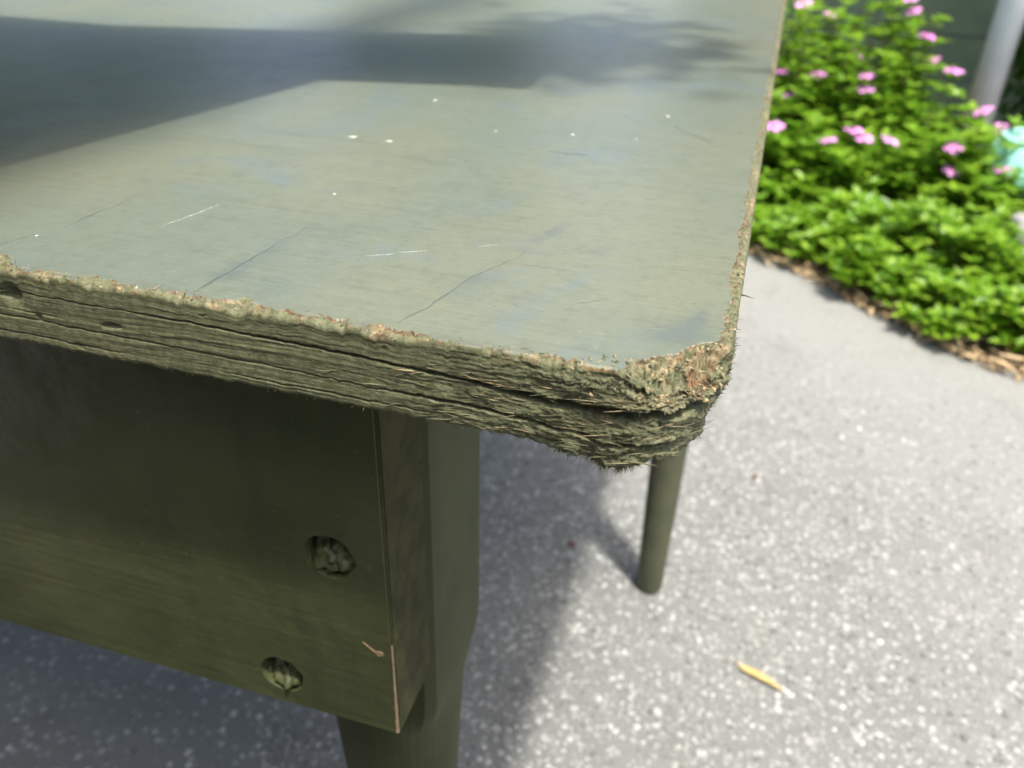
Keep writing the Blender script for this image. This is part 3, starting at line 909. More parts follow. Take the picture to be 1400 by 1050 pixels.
for k in range(56):
    x = -0.06 + 0.78 * (k / 55.0) + r_.uniform(-.012, .012)
    dy = r_.choice((r_.gauss(-0.014, .012), r_.gauss(0.008, .014)))
    o = link('bark_strip', strips[k % 4], M['straw'])
    y = edge_y(x) + dy
    o.location = (x, y, (0.005 if dy < 0.0 else 0.012 + min(dy, .07) * .45) + r_.uniform(0, .008))
    o.rotation_euler = (r_.uniform(-.35, .35), r_.uniform(-.2, .2), -0.75 + r_.gauss(0, .55))
    sc = r_.uniform(.6, 1.2); o.scale = (sc, sc, sc)
    tag(o, 'dry tan bark strip lying along the pavement edge of the bed', 'bark strip', 'dry strips along the bed edge')
def litter():
    n = 900
    x = rng.uniform(-0.15, 0.85, n)
    dy = np.abs(rng.normal(0.02, .03, n)) - 0.024
    y = np.array([edge_y(a) for a in x]) + dy
    P = np.stack([x, y, 0.010 + np.clip(dy, 0, .07) * .5 + rng.uniform(0, .006, n)], -1)
    a = rng.normal(-.7, .9, n)
    D = np.stack([np.cos(a), np.sin(a), rng.normal(0, .25, n)], -1)
    L = rng.uniform(.008, .026, n)
    V, F, t = leaf_set(P, D, np.tile([0, 0, 1.], (n, 1)) + rng.normal(0, .3, (n, 3)), L, L * rng.uniform(.15, .5, n), rng.uniform(0, 1, n), fold=.1, droop=.1)
    me = np_mesh('leaf_litter', V, F); attr(me, 'tone', t)
    return me
tag(link('leaf_litter', litter(), M['litter']), 'crumbled dry leaf litter along the bed edge', 'leaf litter', kind='stuff')

def fallen_leaf():
    a = Vector((0.0848, 0.7277)); b = Vector((0.1356, 0.7039)); c = (a + b) / 2; d = b - a
    root = empty('fallen_leaf', (c.x, c.y, 0.0), math.atan2(d.y, d.x))
    tag(root, 'curled dry yellow leaf lying on the sunny asphalt', 'leaf')
    L = d.length
    # rolled blade: a half tube tapering to the tip
    V = []; F = []; k = 11; m = 7
    for i in range(k):
        t = i / (k - 1)
        w = 0.0055 * (math.sin(math.pi * (0.12 + 0.86 * t)) ** 0.7) * (1.25 - .75 * t)
        for j in range(m):
            an = math.pi * (-0.35 + 1.25 * j / (m - 1))
            V.append(((t - .5) * L, math.cos(an) * w + 0.003 * math.sin(t * 3), 0.0042 + math.sin(an) * w * .8 + 0.003 * t * t + 0.0005 * math.sin(t * 23)))
    for i in range(k - 1):
        for j in range(m - 1):
            q = i * m + j
            F.append((q, q + m, q + m + 1, q + 1))
    link('blade', np_mesh('blade', V, F, True), M['yellow_leaf'], root)
    link('stalk', tube_mesh('stalk', [(-.5 * L + .004, 0.0, .0035), (-.5 * L - .006, .002, .004), (-.5 * L - .010, .005, .003)], [.0012, .001, .0008], 6), M['yellow_leaf'], root)
fallen_leaf()
def bit(name, label, x, y, s, seed, mat, rz):
    me = strip_mesh(name, s, s * .55, .5, seed, 5)
    o = link(name, me, mat); o.location = (x, y, 0.0035); o.rotation_euler = (0.1, 0.1, rz)
    tag(o, label, 'leaf scrap')
bit('leaf_scrap', 'tiny dark red scrap on the asphalt in the table shadow', -0.1552, 0.8703, 0.012, 31, M['brown_bit'], -.6)
bit('leaf_scrap', 'tiny pale red scrap on the sunny asphalt right of the thin leg', 0.0842, 1.111, 0.012, 32, M['brown_bit'], 1.2)

# ------------------------------------------------------------------ the table
table = empty('table', (0, 0, 0))
tag(table, 'old olive painted wooden table with a rotten rounded corner', 'table')
RC = 0.030                                   # corner radius in plan
LA = RC * math.pi / 2
XL, YB = -1.5, 1.27                          # far left and far end of the top

def build_top():
    us = np.concatenate([
        np.arange(-1.46, -0.36, 0.012), np.arange(-0.36, -0.27, 0.0012), np.arange(-0.27, -0.09, 0.00042), np.arange(-0.09, LA + 0.03, 0.00030),
        np.arange(LA + 0.03, LA + 0.16, 0.00055), np.arange(LA + 0.16, LA + 0.40, 0.0016), np.arange(LA + 0.40, LA + 0.99, 0.012)])
    # profile samples: (outward d, depth w) in metres
    IN = 0.022
    e = np.concatenate([np.linspace(IN, 0.012, 16)[:-1], np.linspace(0.012, 0.0, 40)])
    rb = 0.0016
    prof = [(-x, 0.0, 0.0, 1.0) for x in e if x > rb]                         # d, w, normal d, normal up
    for a in np.linspace(0.1, math.pi / 2, 5):
        prof.append((-rb + rb * math.sin(a), rb - rb * math.cos(a), math.sin(a), math.cos(a)))
    for w in np.linspace(rb, TH - rb, 84)[1:]:
        prof.append((0.0, w, 1.0, 0.0))
    for a in np.linspace(0.2, math.pi / 2, 5):
        prof.append((-rb + rb * math.cos(a), TH - rb + rb * math.sin(a), math.cos(a), -math.sin(a)))
    for x in np.linspace(0.003, 0.030, 9):
        prof.append((-x, TH, 0.0, -1.0))
    prof = np.array(prof)
    nu, npf = len(us), len(prof)
    # path frame
    cx, cy = XR - RC, YF + RC
    th = np.clip(us / RC, 0, math.pi / 2)
    px = np.where(us < 0, cx + us, cx + RC * np.sin(th))
    py = np.where(us < 0, YF, cy - RC * np.cos(th)) + np.where(us > LA, us - LA, 0)
    nx = np.sin(th); ny = -np.cos(th)
    U = us[:, None] * np.ones(npf)[None]
    d = np.ones(nu)[:, None] * prof[:, 0][None]; w = np.ones(nu)[:, None] * prof[:, 1][None]
    nd = prof[:, 2][None]; nw = prof[:, 3][None]
    mm = 0.001
    # how much of the corner: 1 at the corner, fading along front and side
    cor = np.exp(-((us - LA * 0.45) / 0.030) ** 2)
    corw = np.where(us < LA * .45, np.exp(-((us - LA * 0.45) / 0.055) ** 2), np.exp(-((us - LA * 0.45) / 0.030) ** 2))
    front = ss(0.02, -0.01, us)
    side = 1 - ss(-0.01, 0.02, us)
    # ---- chipped top edge: where the paint film stops (distance from edge, m)
    j = fbm(us * 55, 1.7, 0, 5, 5, 0.6)
    saw = np.abs((us * 38 + 1.5 * noise(us * 9, 4.4)) % 1.0 - 0.35)
    B = (1.0 + 5.2 * j + 6.5 * np.clip(saw - .25, 0, 1) + 1.4 * noise(us * 260, 8.1) + 0.9 * noise(us * 640, 5.1)) * mm
    bite = 6.0 * mm * (np.exp(-((us + 0.078) / 0.009) ** 2) + 0.7 * np.exp(-((us + 0.228) / 0.016) ** 2) + 0.55 * np.exp(-((us + 0.13) / 0.008) ** 2) + .5 * np.exp(-((us + 0.185) / 0.008) ** 2))
    B = B + bite * front
    B = np.where(us > LA, (4.2 + 2.6 * fbm(us * 45, 9.0, 0, 4, 9) + 0.8 * noise(us * 300, 2.2)) * mm, B)
    Bc = (10.5 + 2.2 * fbm(us * 90, 6.6, 0, 4, 13) + 1.0 * noise(us * 500, 1.1)) * mm
    kc = np.exp(-((us - LA * 0.52) / 0.020) ** 4)
    B = B * (1 - kc) + Bc * kc
    B = np.clip(B, 0.25 * mm, 0.0175)[:, None]
    ein = -d                                              # distance inwards
    # the surface drops beyond the film edge
    fbmU = fbm(U * 190, ein * 420, w * 300, 4, 21, .55)
    slope = 0.22 + 0.50 * kc[:, None]
    inside = np.clip(B - ein, 0, 1)
    step = ss(0, 0.5 * mm, inside) * (0.45 + 0.5 * np.clip(noise(U * 80, 3.1) + .3, 0, 1)) * mm
    cfun = step + slope * inside * (1 + 0.8 * fbmU)
    fl = fbm(U * 150, ein * 300, 0, 3, 31, .5) * 3.2 + fbm(U * 420, ein * 600, 0, 2, 33, .5) * .5
    terr = np.floor(fl) + ss(.72, 1.0, fl - np.floor(fl))            # flakes with crisp broken edges
    cfun = cfun + ss(0, 1.0 * mm, inside) * (0.42 + 0.8 * kc[:, None]) * mm * (terr * .8 + .25 * fbm(U * 500, ein * 900, 0, 3, 35, .6))
    cfun = np.maximum(cfun, 0.0)
    lift = ss(1.2 * mm, 0, ein - B) * (ein > B) * 0.22 * mm * np.clip(noise(U * 120, 7.7) + .2, 0, 1)
    is_top = (nw > 0.02) & (ein >= 0) & (w < 0.01)
    dz = np.where(is_top, -cfun * np.clip(nw * 1.0, 0, 1) + lift, 0.0)
    c_edge = (cfun * (np.abs(prof[:, 0] + rb)[None] < 0.35 * mm)).max(axis=1)[:, None]
    # rounding samples and face start lower by the drop at the edge
    fw = ss(0, 1, np.clip(1 - w / 0.012, 0, 1))
    roundm = (w > 0) & (w < 0.0145)
    dz = np.where(roundm, -c_edge * fw, dz)
    # ---- face relief -------------------------------------------------------
    face = (nd > 0.3) * 1.0
    warp = 0.0022 * fbm(U * 16, w * 30, 0, 3, 41) + U * 0.012
    gz = w + warp
    st = ss(-.18, 0.0, us)[:, None]
    fine_l = fbm(U * 30, gz * 1100, 0, 3, 57, .6)
    stri = (0.16 + .10 * st) * fbm(U * 18, gz * 420, 0, 3, 51, .5) + (0.10 + .08 * st) * fine_l + 0.20 * noise(U * 7, gz * 170, 0, 61)
    hair = np.clip(np.abs(noise(U * 12, gz * 760, 0, 63)) * -6 + .55, 0, 1) * ss(-.05, .35, noise(U * 24, gz * 300, 3.0, 65))
    stri = stri - hair * (0.15 + .12 * st)
    rough = 0.10 * fbm(U * 420, w * 900, 0, 3, 71, .6)
    D = (stri + rough * (0.5 + corw[:, None])) * mm
    # torn, fibrous corner
    tear = fbm(U * 120, gz * 420, 0, 5, 81, .62)
    tear2 = np.abs(fbm(U * 210, gz * 330, 2.0, 4, 87, .6))
    D = D + corw[:, None] * (0.80 * tear - 0.7 * tear2 + 0.35 * fbm(U * 520, gz * 800, 1.0, 3, 83, .6)) * mm
    D = D + corw[:, None] * 2.6 * fbm(U * 48, w * 75, 4.0, 3, 89, .5) * mm
    bl = fbm(U * 70 + 3, gz * 130, 0, 2, 191, .5) * 4.0
    D = D + corw[:, None] * (w > .012) * 0.75 * mm * (np.floor(bl) + ss(.8, 1.0, bl - np.floor(bl)))
    # pits and dents along the front
    pit = np.clip(noise(U * 75, w * 160, 0, 91) - .48, 0, 1)
    D = D - pit * 5 * mm * (1 - corw[:, None])
    for uu, ww, ru, rw, dp in ((-0.2165, 0.0100, .0035, .0035, 3.5), (-0.2430, 0.0215, .0022, .0018, 2.2), (-0.207, 0.0175, .0013, .0012, 1.2)):
        D = D - dp * mm * np.exp(-((U - uu) / ru) ** 2 - ((w - ww) / rw) ** 2)
    # ---- long cracks between the layers
    def crack(wc, hw, dp, seed):
        wob = wc + 0.0005 * fbm(us * 120, seed, 0, 4, seed) + 0.0007 * noise(us * 30, seed, 0, seed)
        q = np.abs(w - wob[:, None]) / hw[:, None]
        return dp[:, None] * np.clip(1.15 - q ** 1.6, 0, 1)
    run = ss(-0.175, -0.10, us)
    big = ss(-0.065, -0.010, us) * ss(LA + 0.035, LA * 0.75, us)
    wc1 = np.interp(us, [-.5, -.26, -.14, -.08, -.03, 0.0, LA * .5, LA, LA + .04], [.0085, .0085, .0088, .0105, .0138, .0150, .0142, .0115, .011])
    D = D - crack(wc1, (0.28 + 0.25 * run + 1.15 * big) * mm, (0.5 + 3.0 * run + 10.5 * big) * mm, 3)
    wc2 = np.interp(us, [-.5, -.2, -.06, -.02, LA * .5, LA + .05], [.0185, .0190, .0212, .0225, .0245, .021])
    r2 = ss(-0.085, -0.05, us) * ss(LA + .03, LA * .4, us)
    D = D - crack(wc2, (0.32 + 0.30 * r2) * mm, (0.55 + 2.6 * r2) * mm, 5)
    wc3 = np.interp(us, [-.5, -.1, 0, LA], [.0145, .0165, .0190, .0185])
    D = D - crack(wc3, np.full(nu, .30 * mm), (0.4 + 1.0 * ss(-.02, .02, us)) * mm * (0.0 + ss(-.1, .3, noise(us * 22, 1.9))), 7)
    wc4 = np.interp(us, [-.5, -.1, 0, LA], [.0250, .0262, .0270, .0265])
    D = D - crack(wc4, np.full(nu, .28 * mm), 0.9 * mm * (0.0 + ss(-.2, .3, noise(us * 17, 5.9))), 9)
    # top layer crumbled back at the corner
    bev = kc[:, None] * np.clip(1 - (w / 0.0125), 0, 1) ** 0.8
    D = D - bev * (5.2 + 3.0 * fbm(U * 150, w * 260, 0, 4, 97, .6)) * mm
    # lumps of crumbled wood in that hollow
    lump = np.clip(fbm(U * 180, w * 210, 5.0, 4, 99, .55), 0, 1)
    D = D + kc[:, None] * (w < .0135) * lump * 4.2 * mm
    # lower layers: undercut towards the side
    und = ss(LA * .35, LA * 1.0, us)[:, None] * ss(0.012, 0.030, w)
    D = D - und * 4.8 * mm * (1 + .25 * noise(U * 60, w * 120, 0, 181))
    side_in = ss(LA * 1.0, LA + .03, us)[:, None] * ss(.004, .03, w) * 1.5 * mm
    D = D - side_in
    fmask = np.where(nd > .98, 1.0, np.clip(nd * 1.0, 0, 1) ** 2)
    fmask = fmask * ss(0.0, 0.0022, w + 0.0006)
    Dd = D * fmask
    # top samples close to a receding edge follow it inwards
    edge_in = (D * (np.abs(w - rb) < 0.0004)).min(axis=1)[:, None]
    Dd = np.where(is_top, np.minimum(edge_in, 0) * np.clip(1 - ein / 0.012, 0, 1) ** 1.0, Dd)
    bot_in = (D * (np.abs(w - (TH - rb)) < 0.0002) * (nd > .98)).min(axis=1)[:, None]
    Dd = np.where((nw < -0.02) & (w > .02), np.minimum(bot_in, 0) * np.clip(1 - ein / 0.030, 0, 1), Dd)
    # ragged lower arris
    low_ = ss(0.024, 0.030, w)
    rag = (0.55 * fbm(us * 140, 1.3, 0, 4, 111, .6) + 0.45 * noise(us * 420, 2.7)) * mm
    rag = rag - corw * (0.8 + 1.8 * np.clip(fbm(us * 170, 6.3, 0, 3, 121), -.4, 1)) * mm * 1.0
    sag = -4.6 * mm * np.exp(-((us + .001) / .011) ** 2) - 1.2 * mm * np.exp(-((us + .018) / .006) ** 2)
    dz = dz + low_ * rag[:, None] * (ein < .006) + ss(.012, .030, w) * sag[:, None]
    dd = d + Dd
    Xc = px[:, None] + nx[:, None] * dd
    Yc = py[:, None] + ny[:, None] * dd
    Zc = H - w + dz
    # inner corner of the path: do not let rows cross the arc centre
    V = np.stack([Xc, Yc, Zc], -1).reshape(-1, 3)
    i = np.arange(nu * npf).reshape(nu, npf)
    F = np.stack([i[:-1, :-1], i[:-1, 1:], i[1:, 1:], i[1:, :-1]], -1).reshape(-1, 4)
    # ---- wear attributes
    n3 = fbm(Xc * 190, Yc * 190, Zc * 190, 4, 163, .6)
    n3b = fbm(Xc * 150 + 7, Yc * 150, Zc * 150, 3, 167, .6)
    bare = np.zeros((nu, npf)); rust = np.zeros((nu, npf)); grain = np.zeros((nu, npf))
    topchip = ss(0.0, 0.25 * mm, inside) * is_top
    pn = fbm(U * 120, ein * 260 + w * 260, 0, 4, 131, .6)
    bare = topchip * ss(-.12, .22, pn) * (1 - .55 * side_w(us, LA)[:, None])
    patch = ss(-.02, .24, fbm(us * 42, 3.9, 0, 3, 133))[:, None]
    bare = bare * np.maximum(patch, kc[:, None])
    bare = np.maximum(bare, patch * roundm * ss(0.0052, 0.0010, w + 0.0035 * pn) * ss(-.25, .2, pn) * 0.9)
    # small bare scuffs on the face
    for uu, ww, ru, rw in ((-0.180, 0.0235, .0060, .0016), (-0.176, 0.0285, .0080, .0014), (-0.185, .0265, .004, .0008)):
        bare = np.maximum(bare, np.exp(-((U - uu) / ru) ** 2 - ((w - ww) / rw) ** 2) * ss(-.1, .25, noise(U * 160, w * 2600, 0, 141)) * (nd > .5))
    kcw = kc[:, None] * np.where(is_top, topchip, 1.0) * (w < .02) + 0.0
    bare = np.maximum(bare, kcw * (w < .0135) * ss(0.0, .45, n3) * .75)
    bare = np.maximum(bare, corw[:, None] * (w > .016) * (nd > .5) * ss(0.28, .65, fbm(U * 110, gz * 700, 0, 4, 151)) * .55)
    rust = kcw * (w < .0135) * ss(0.18, .5, n3b) * .9
    rust = np.maximum(rust, topchip * 0.8 * ss(0.42, .62, fbm(U * 70, ein * 120, 6., 3, 171)))
    rust = np.maximum(rust, .8 * ss(.35, .6, fbm(U * 160, w * 260, 9., 3, 177)) * np.exp(-((U - LA * .42) / .006) ** 2 - ((w - .021) / .002) ** 2) * 2 * (nd > .5))
    rim = ss(0.0, .12 * mm, inside) * ss(.75 * mm, .40 * mm, inside) * is_top * ss(-.15, .1, noise(U * 210, 4.2, 0, 173))
    flk = ss(.70, .82, fl - np.floor(fl)) * topchip * ss(-.1, .25, noise(U * 90, ein * 200, 0, 175))
    rust = np.maximum(rust, np.maximum(rim * .95, flk * .8))
    grain = np.where(w > 0.0004, 1.0, topchip)
    grain = np.maximum(grain, topchip)
    # ---- flat inner top sheet, closed with the underside, shares the inner row
    me = bpy.data.meshes.new('tabletop')
    nv = len(V)
    first = i[:, 0]
    last = i[:, -1]
    zb = H - TH
    extra = np.array([(px[-1] - 0.022, YB, H), (XL, YB, H), (XL, py[0] + 0.022, H),
                      (px[-1] - 0.03, YB, zb), (XL, YB, zb), (XL, py[0] + 0.03, zb)])
    allV = np.concatenate([V, extra])
    topf = list(first) + [nv, nv + 1, nv + 2]
    botf = (list(last) + [nv + 3, nv + 4, nv + 5])[::-1]
    nF = len(F)
    loops = np.concatenate([F.ravel(), topf, botf, [nv + 1, nv, nv + 3, nv + 4], [nv + 2, nv + 1, nv + 4, nv + 5]]).astype(np.int32)
    starts = np.concatenate([np.arange(nF) * 4, [nF * 4, nF * 4 + len(topf), nF * 4 + len(topf) + len(botf), nF * 4 + len(topf) + len(botf) + 4]]).astype(np.int32)
    me.vertices.add(len(allV)); me.vertices.foreach_set('co', allV.astype(np.float32).ravel())
    me.loops.add(len(loops)); me.loops.foreach_set('vertex_index', loops)
    me.polygons.add(nF + 4); me.polygons.foreach_set('loop_start', starts)
    sm = np.ones(nF + 4, bool); sm[nF:] = False
    me.polygons.foreach_set('use_smooth', sm)
    me.update(calc_edges=True)
    me.validate()
    z6 = np.zeros(6)
    attr(me, 'bare', np.concatenate([np.clip(bare, 0, 1).ravel(), z6]))
    attr(me, 'rust', np.concatenate([np.clip(rust, 0, 1).ravel(), z6]))
    attr(me, 'grain', np.concatenate([np.clip(grain, 0, 1).ravel(), z6]))
    P = np.stack([Xc, Yc, Zc], -1)
    N = np.stack([nx, ny], -1)
    return me, us, prof, P, N, kc, corw

def side_w(us, la):
    return ss(la * .9, la + .01, us)

top_me, us, prof, TP, TN, kc, corw = build_top()
top = link('tabletop', top_me, M['top'], table)

def fibres():
    """torn wood fibres standing off the broken corner and the ragged arrises"""
    r = np.random.default_rng(11)
    parts = []; tones = []
    fz = np.where((prof[:, 2] > .98))[0]
    bot = np.where((prof[:, 3] < -0.2) & (prof[:, 0] > -.003))[0]
    topi = np.where((prof[:, 3] > .5) & (prof[:, 0] > -.014))[0]
    def add(p, dirv, L, rad, tone, bend):
        d = np.asarray(dirv, float); d /= np.linalg.norm(d)
        side = np.cross(d, r.normal(0, 1, 3)); side /= np.linalg.norm(side) + 1e-9
        q = [p - d * 0.0008, p + d * L * .5 + side * bend * L * .3, p + d * L + side * bend * L]
        parts.append(tube_np(q[0], q[1], rad, rad * .8, 3)); parts.append(tube_np(q[1], q[2], rad * .8, rad * .15, 3))
        tones.extend([tone] * 12)
    uw = corw / corw.sum()
    near = np.where((us > -.09) & (us < LA + .05))[0]
    for _ in range(200):                                  # fuzz on the torn corner
        a = r.choice(len(us), p=uw); b = r.choice(fz)
        n = TN[a]; t = np.array([-n[1], n[0]])
        v = np.array([n[0], n[1], 0]) * r.uniform(.15, 1.0) + np.array([t[0], t[1], 0]) * r.normal(0, 1.0) + np.array([0, 0, r.normal(-.1, .5)])
        add(TP[a, b], v, r.uniform(.0006, .0026), r.uniform(.00006, .00016), np.clip(r.normal(.42, .25), 0, 1), r.normal(0, .5))
    for _ in range(170):                                   # right-hand silhouette
        a = int(np.searchsorted(us, r.normal(LA * .92, .010))); b = r.choice(fz[:60])
        a = min(max(a, 0), len(us) - 1)
        n = TN[a]
        v = np.array([n[0], n[1], 0]) + r.normal(0, .45, 3)
        add(TP[a, b], v, r.uniform(.0006, .0019), r.uniform(.00009, .00022), np.clip(r.normal(.35, .2), 0, 1), r.normal(0, .6))
    for _ in range(240):                                   # lower arris, densest under the corner
        u = r.choice((r.uniform(-.05, LA), r.normal(0, .002) - .004, r.normal(0, .0016) + .004, r.normal(0, .0015) - .016, r.uniform(-.16, 0)))
        a = min(max(int(np.searchsorted(us, u)), 0), len(us) - 1); b = r.choice(bot)
        n = TN[a]; t = np.array([-n[1], n[0]])
        v = np.array([n[0] * .3, n[1] * .3, -1.0]) + np.array([t[0], t[1], 0]) * r.normal(0, .8) + r.normal(0, .2, 3)
        k = 1.0 + 1.3 * math.exp(-((us[a] + .004) / .018) ** 2)
        add(TP[a, b], v, r.uniform(.0005, .0014) * k, r.uniform(.00008, .0002), np.clip(r.normal(.25, .2), 0, 1), r.normal(0, .6))
    for _ in range(260):                                  # frayed edge of the paint film
        u = r.choice((r.uniform(-.27, -.02), r.uniform(-.04, LA + .02), r.uniform(LA, LA + .12)))
        a = min(max(int(np.searchsorted(us, u)), 0), len(us) - 1); b = r.choice(topi[-12:])
        n = TN[a]; t = np.array([-n[1], n[0]])
        v = np.array([t[0], t[1], 0]) * r.choice((-1, 1)) + np.array([n[0], n[1], 0]) * r.normal(0, .6) + np.array([0, 0, r.uniform(-.1, .35)])
        add(TP[a, b], v, r.uniform(.0008, .0034), r.uniform(.00006, .00016), np.clip(r.normal(.55, .35), 0, 1), r.normal(0, .5))
    # long splinters along the grain of the front face
    for _ in range(380):
        u = r.normal(-.010, .028); a = min(max(int(np.searchsorted(us, u)), 0), len(us) - 1); b = r.choice(fz[20:])
        n = TN[a]; t = np.array([-n[1], n[0]])
        v = np.array([t[0], t[1], 0]) * r.choice((-1, 1)) + np.array([n[0], n[1], 0]) * r.uniform(.02, .22) + np.array([0, 0, r.normal(0, .12)])
        add(TP[a, b], v, r.uniform(.003, .009), r.uniform(.00008, .00022), np.clip(r.normal(.45, .25), 0, 1), r.normal(0, .15))
    # the odd long hair and the splinter that sticks out past the side
    a = int(np.searchsorted(us, LA + .045)); b = fz[8]
    add(TP[a, b], (1, -.15, -.06), .0048, .00030, 0.15, .12)
    add(TP[a + 4, b + 4], (1, .35, .05), .0030, .00022, 0.2, .2)
    a = int(np.searchsorted(us, -.006)); add(TP[a, fz[58]], (0.12, -1, .9), .0042, .00018, .9, .1)
    a = int(np.searchsorted(us, -.032)); add(TP[a, fz[38]], (0.7, -.6, -.5), .0052, .00022, .9, .1)
    V, F = join_parts(parts)
    me = np_mesh('torn_fibres', V, F, False)
    attr(me, 'tone', np.array(tones))
    o = link('torn_fibres', me, M['fibre'], top); o['kind'] = 'stuff'
fibres()

def crumbs():
    """loose crumbs of rotten wood in the broken corner"""
    r = np.random.default_rng(5)
    n = 520
    Vs = []; Fs = []; tn = []
    ico = np.array([(0, 0, 1), (.9, 0, .2), (.2, .9, .1), (-.8, .4, 0), (-.4, -.8, .15), (.3, -.3, -.9)]); tri = np.array([(0, 1, 2), (0, 2, 3), (0, 3, 4), (0, 4, 1), (5, 2, 1), (5, 3, 2), (5, 4, 3), (5, 1, 4)])
    topi = np.where((prof[:, 1] < .013) & (prof[:, 0] > -.011))[0]
    for k in range(n):
        u = r.choice((r.normal(LA * .4, .016), r.normal(LA * .4, .016), r.uniform(-.26, LA + .06)))
        a = min(max(int(np.searchsorted(us, u)), 0), len(us) - 1)
        on_corner = abs(us[a] - LA * .4) < .03
        b = r.choice(topi[prof[topi, 0] > -.008] if on_corner else topi[(prof[topi, 1] < .001) & (prof[topi, 0] > -.0022)])
        s = r.uniform(.0003, .0011) * (1.0 if on_corner else .7)
        R = np.linalg.qr(r.normal(0, 1, (3, 3)))[0]
        Vs.append(TP[a, b] + (ico * r.uniform(.6, 1.3, (6, 1)) * s * np.array([1.3, .9, .8])) @ R); Fs.append(tri + 6 * k)
        tn += [np.clip(r.normal(.54, .25), 0, 1)] * 6
    me = np_mesh('wood_crumbs', np.concatenate(Vs), np.concatenate(Fs)); attr(me, 'tone', np.array(tn))
    o = link('wood_crumbs', me, M['fibre'], top); o['kind'] = 'stuff'
crumbs()

# flecks and scratches of white paint on the top
def fleck(x, y, L, W, rz, seed):
    r = np.random.default_rng(seed); k = 9
    V = [(0, 0, .00022)]
    for i in range(k):
        a = 6.283 * i / k; q = r.uniform(.45, 1.3)
        V.append((math.cos(a) * L / 2 * q, math.sin(a) * W / 2 * q, .00016))
    for i in range(k):
        V.append((V[1 + i][0] * 1.12, V[1 + i][1] * 1.12, -.0001))
    F = [(0, 1 + i, 1 + (i + 1) % k) for i in range(k)] + [(1 + i, 1 + k + i, 1 + k + (i + 1) % k, 1 + (i + 1) % k) for i in range(k)]
    o = link('paint_fleck', np_mesh('paint_fleck', V, F, True), M['white_fleck'], top)
    o.location = (x, y, H); o.rotation_euler = (0, 0, rz)
    return o
for i, (x, y, L, W, rz) in enumerate([
        (-0.2047, 0.4024, .0055, .0030, .3), (-0.1837, 0.4018, .0040, .0030, .2), (-0.1941, 0.4949, .004, .004, .2), (-0.0972, 0.4500, .0026, .0034, .2), (-0.0535, 0.5103, .0024, .0036, 0),
        (-0.1724, 0.3178, .0014, .0024, 0), (-0.3983, 0.4920, .0024, .0050, .4), (-0.0632, 0.4543, .0016, .0020, .5), (-0.2543, 0.2361, .0013, .0016, 0), (-0.1382, 0.4415, .0028, .0012, .4)]):
    fleck(x, y, L * .8, W * .72, rz, 500 + i)
def scratch(pts, w, seed):
    r = np.random.default_rng(seed)
    V = []; F = []
    n = 26
    P = np.array(pts)
    tt = np.linspace(0, 1, len(P))
    for i in range(n):
        t = i / (n - 1)
        c = np.array([np.interp(t, tt, P[:, 0]), np.interp(t, tt, P[:, 1])])
        d = P[-1] - P[0]; d /= np.linalg.norm(d); nrm = np.array([-d[1], d[0]])
        ww = .6 * w * max(.06, .5 + 1.4 * float(noise(t * 9, seed * 3.7))) * math.sin(math.pi * (t * .96 + .02)) ** .5 * r.uniform(.12, .95)
        c = c + nrm * (r.normal(0, w * .12) + w * 1.3 * float(noise(t * 5, seed * 1.3)))
        for sg, z in ((-.5, .00002), (0, .00014), (.5, .00002)):
            q = c + nrm * ww * sg
            V.append((q[0], q[1], H + z))
    for i in range(n - 1):
        if r.random() < .06: continue
        for j in range(2):
            a = i * 3 + j; F.append((a, a + 1, a + 4, a + 3))
    link('paint_scratch', np_mesh('paint_scratch', V, F), M['white_fleck'], top)
scratch([(-0.2171, 0.2595), (-0.2102, 0.2887)], .0009, 1)
scratch([(-0.1306, 0.2601), (-0.1214, 0.2657)], .0005, 2)
scratch([(-0.1207, 0.2674), (-0.1116, 0.2722)], .0008, 3)
scratch([(-0.0946, 0.2829), (-0.0885, 0.2867)], .0005, 4)
scratch([(-0.3207, 0.4892), (-0.3354, 0.5195), (-0.3372, 0.5511)], .0016, 5)
scratch([(-0.5500, 0.6060), (-0.520, 0.640)], .003, 6)

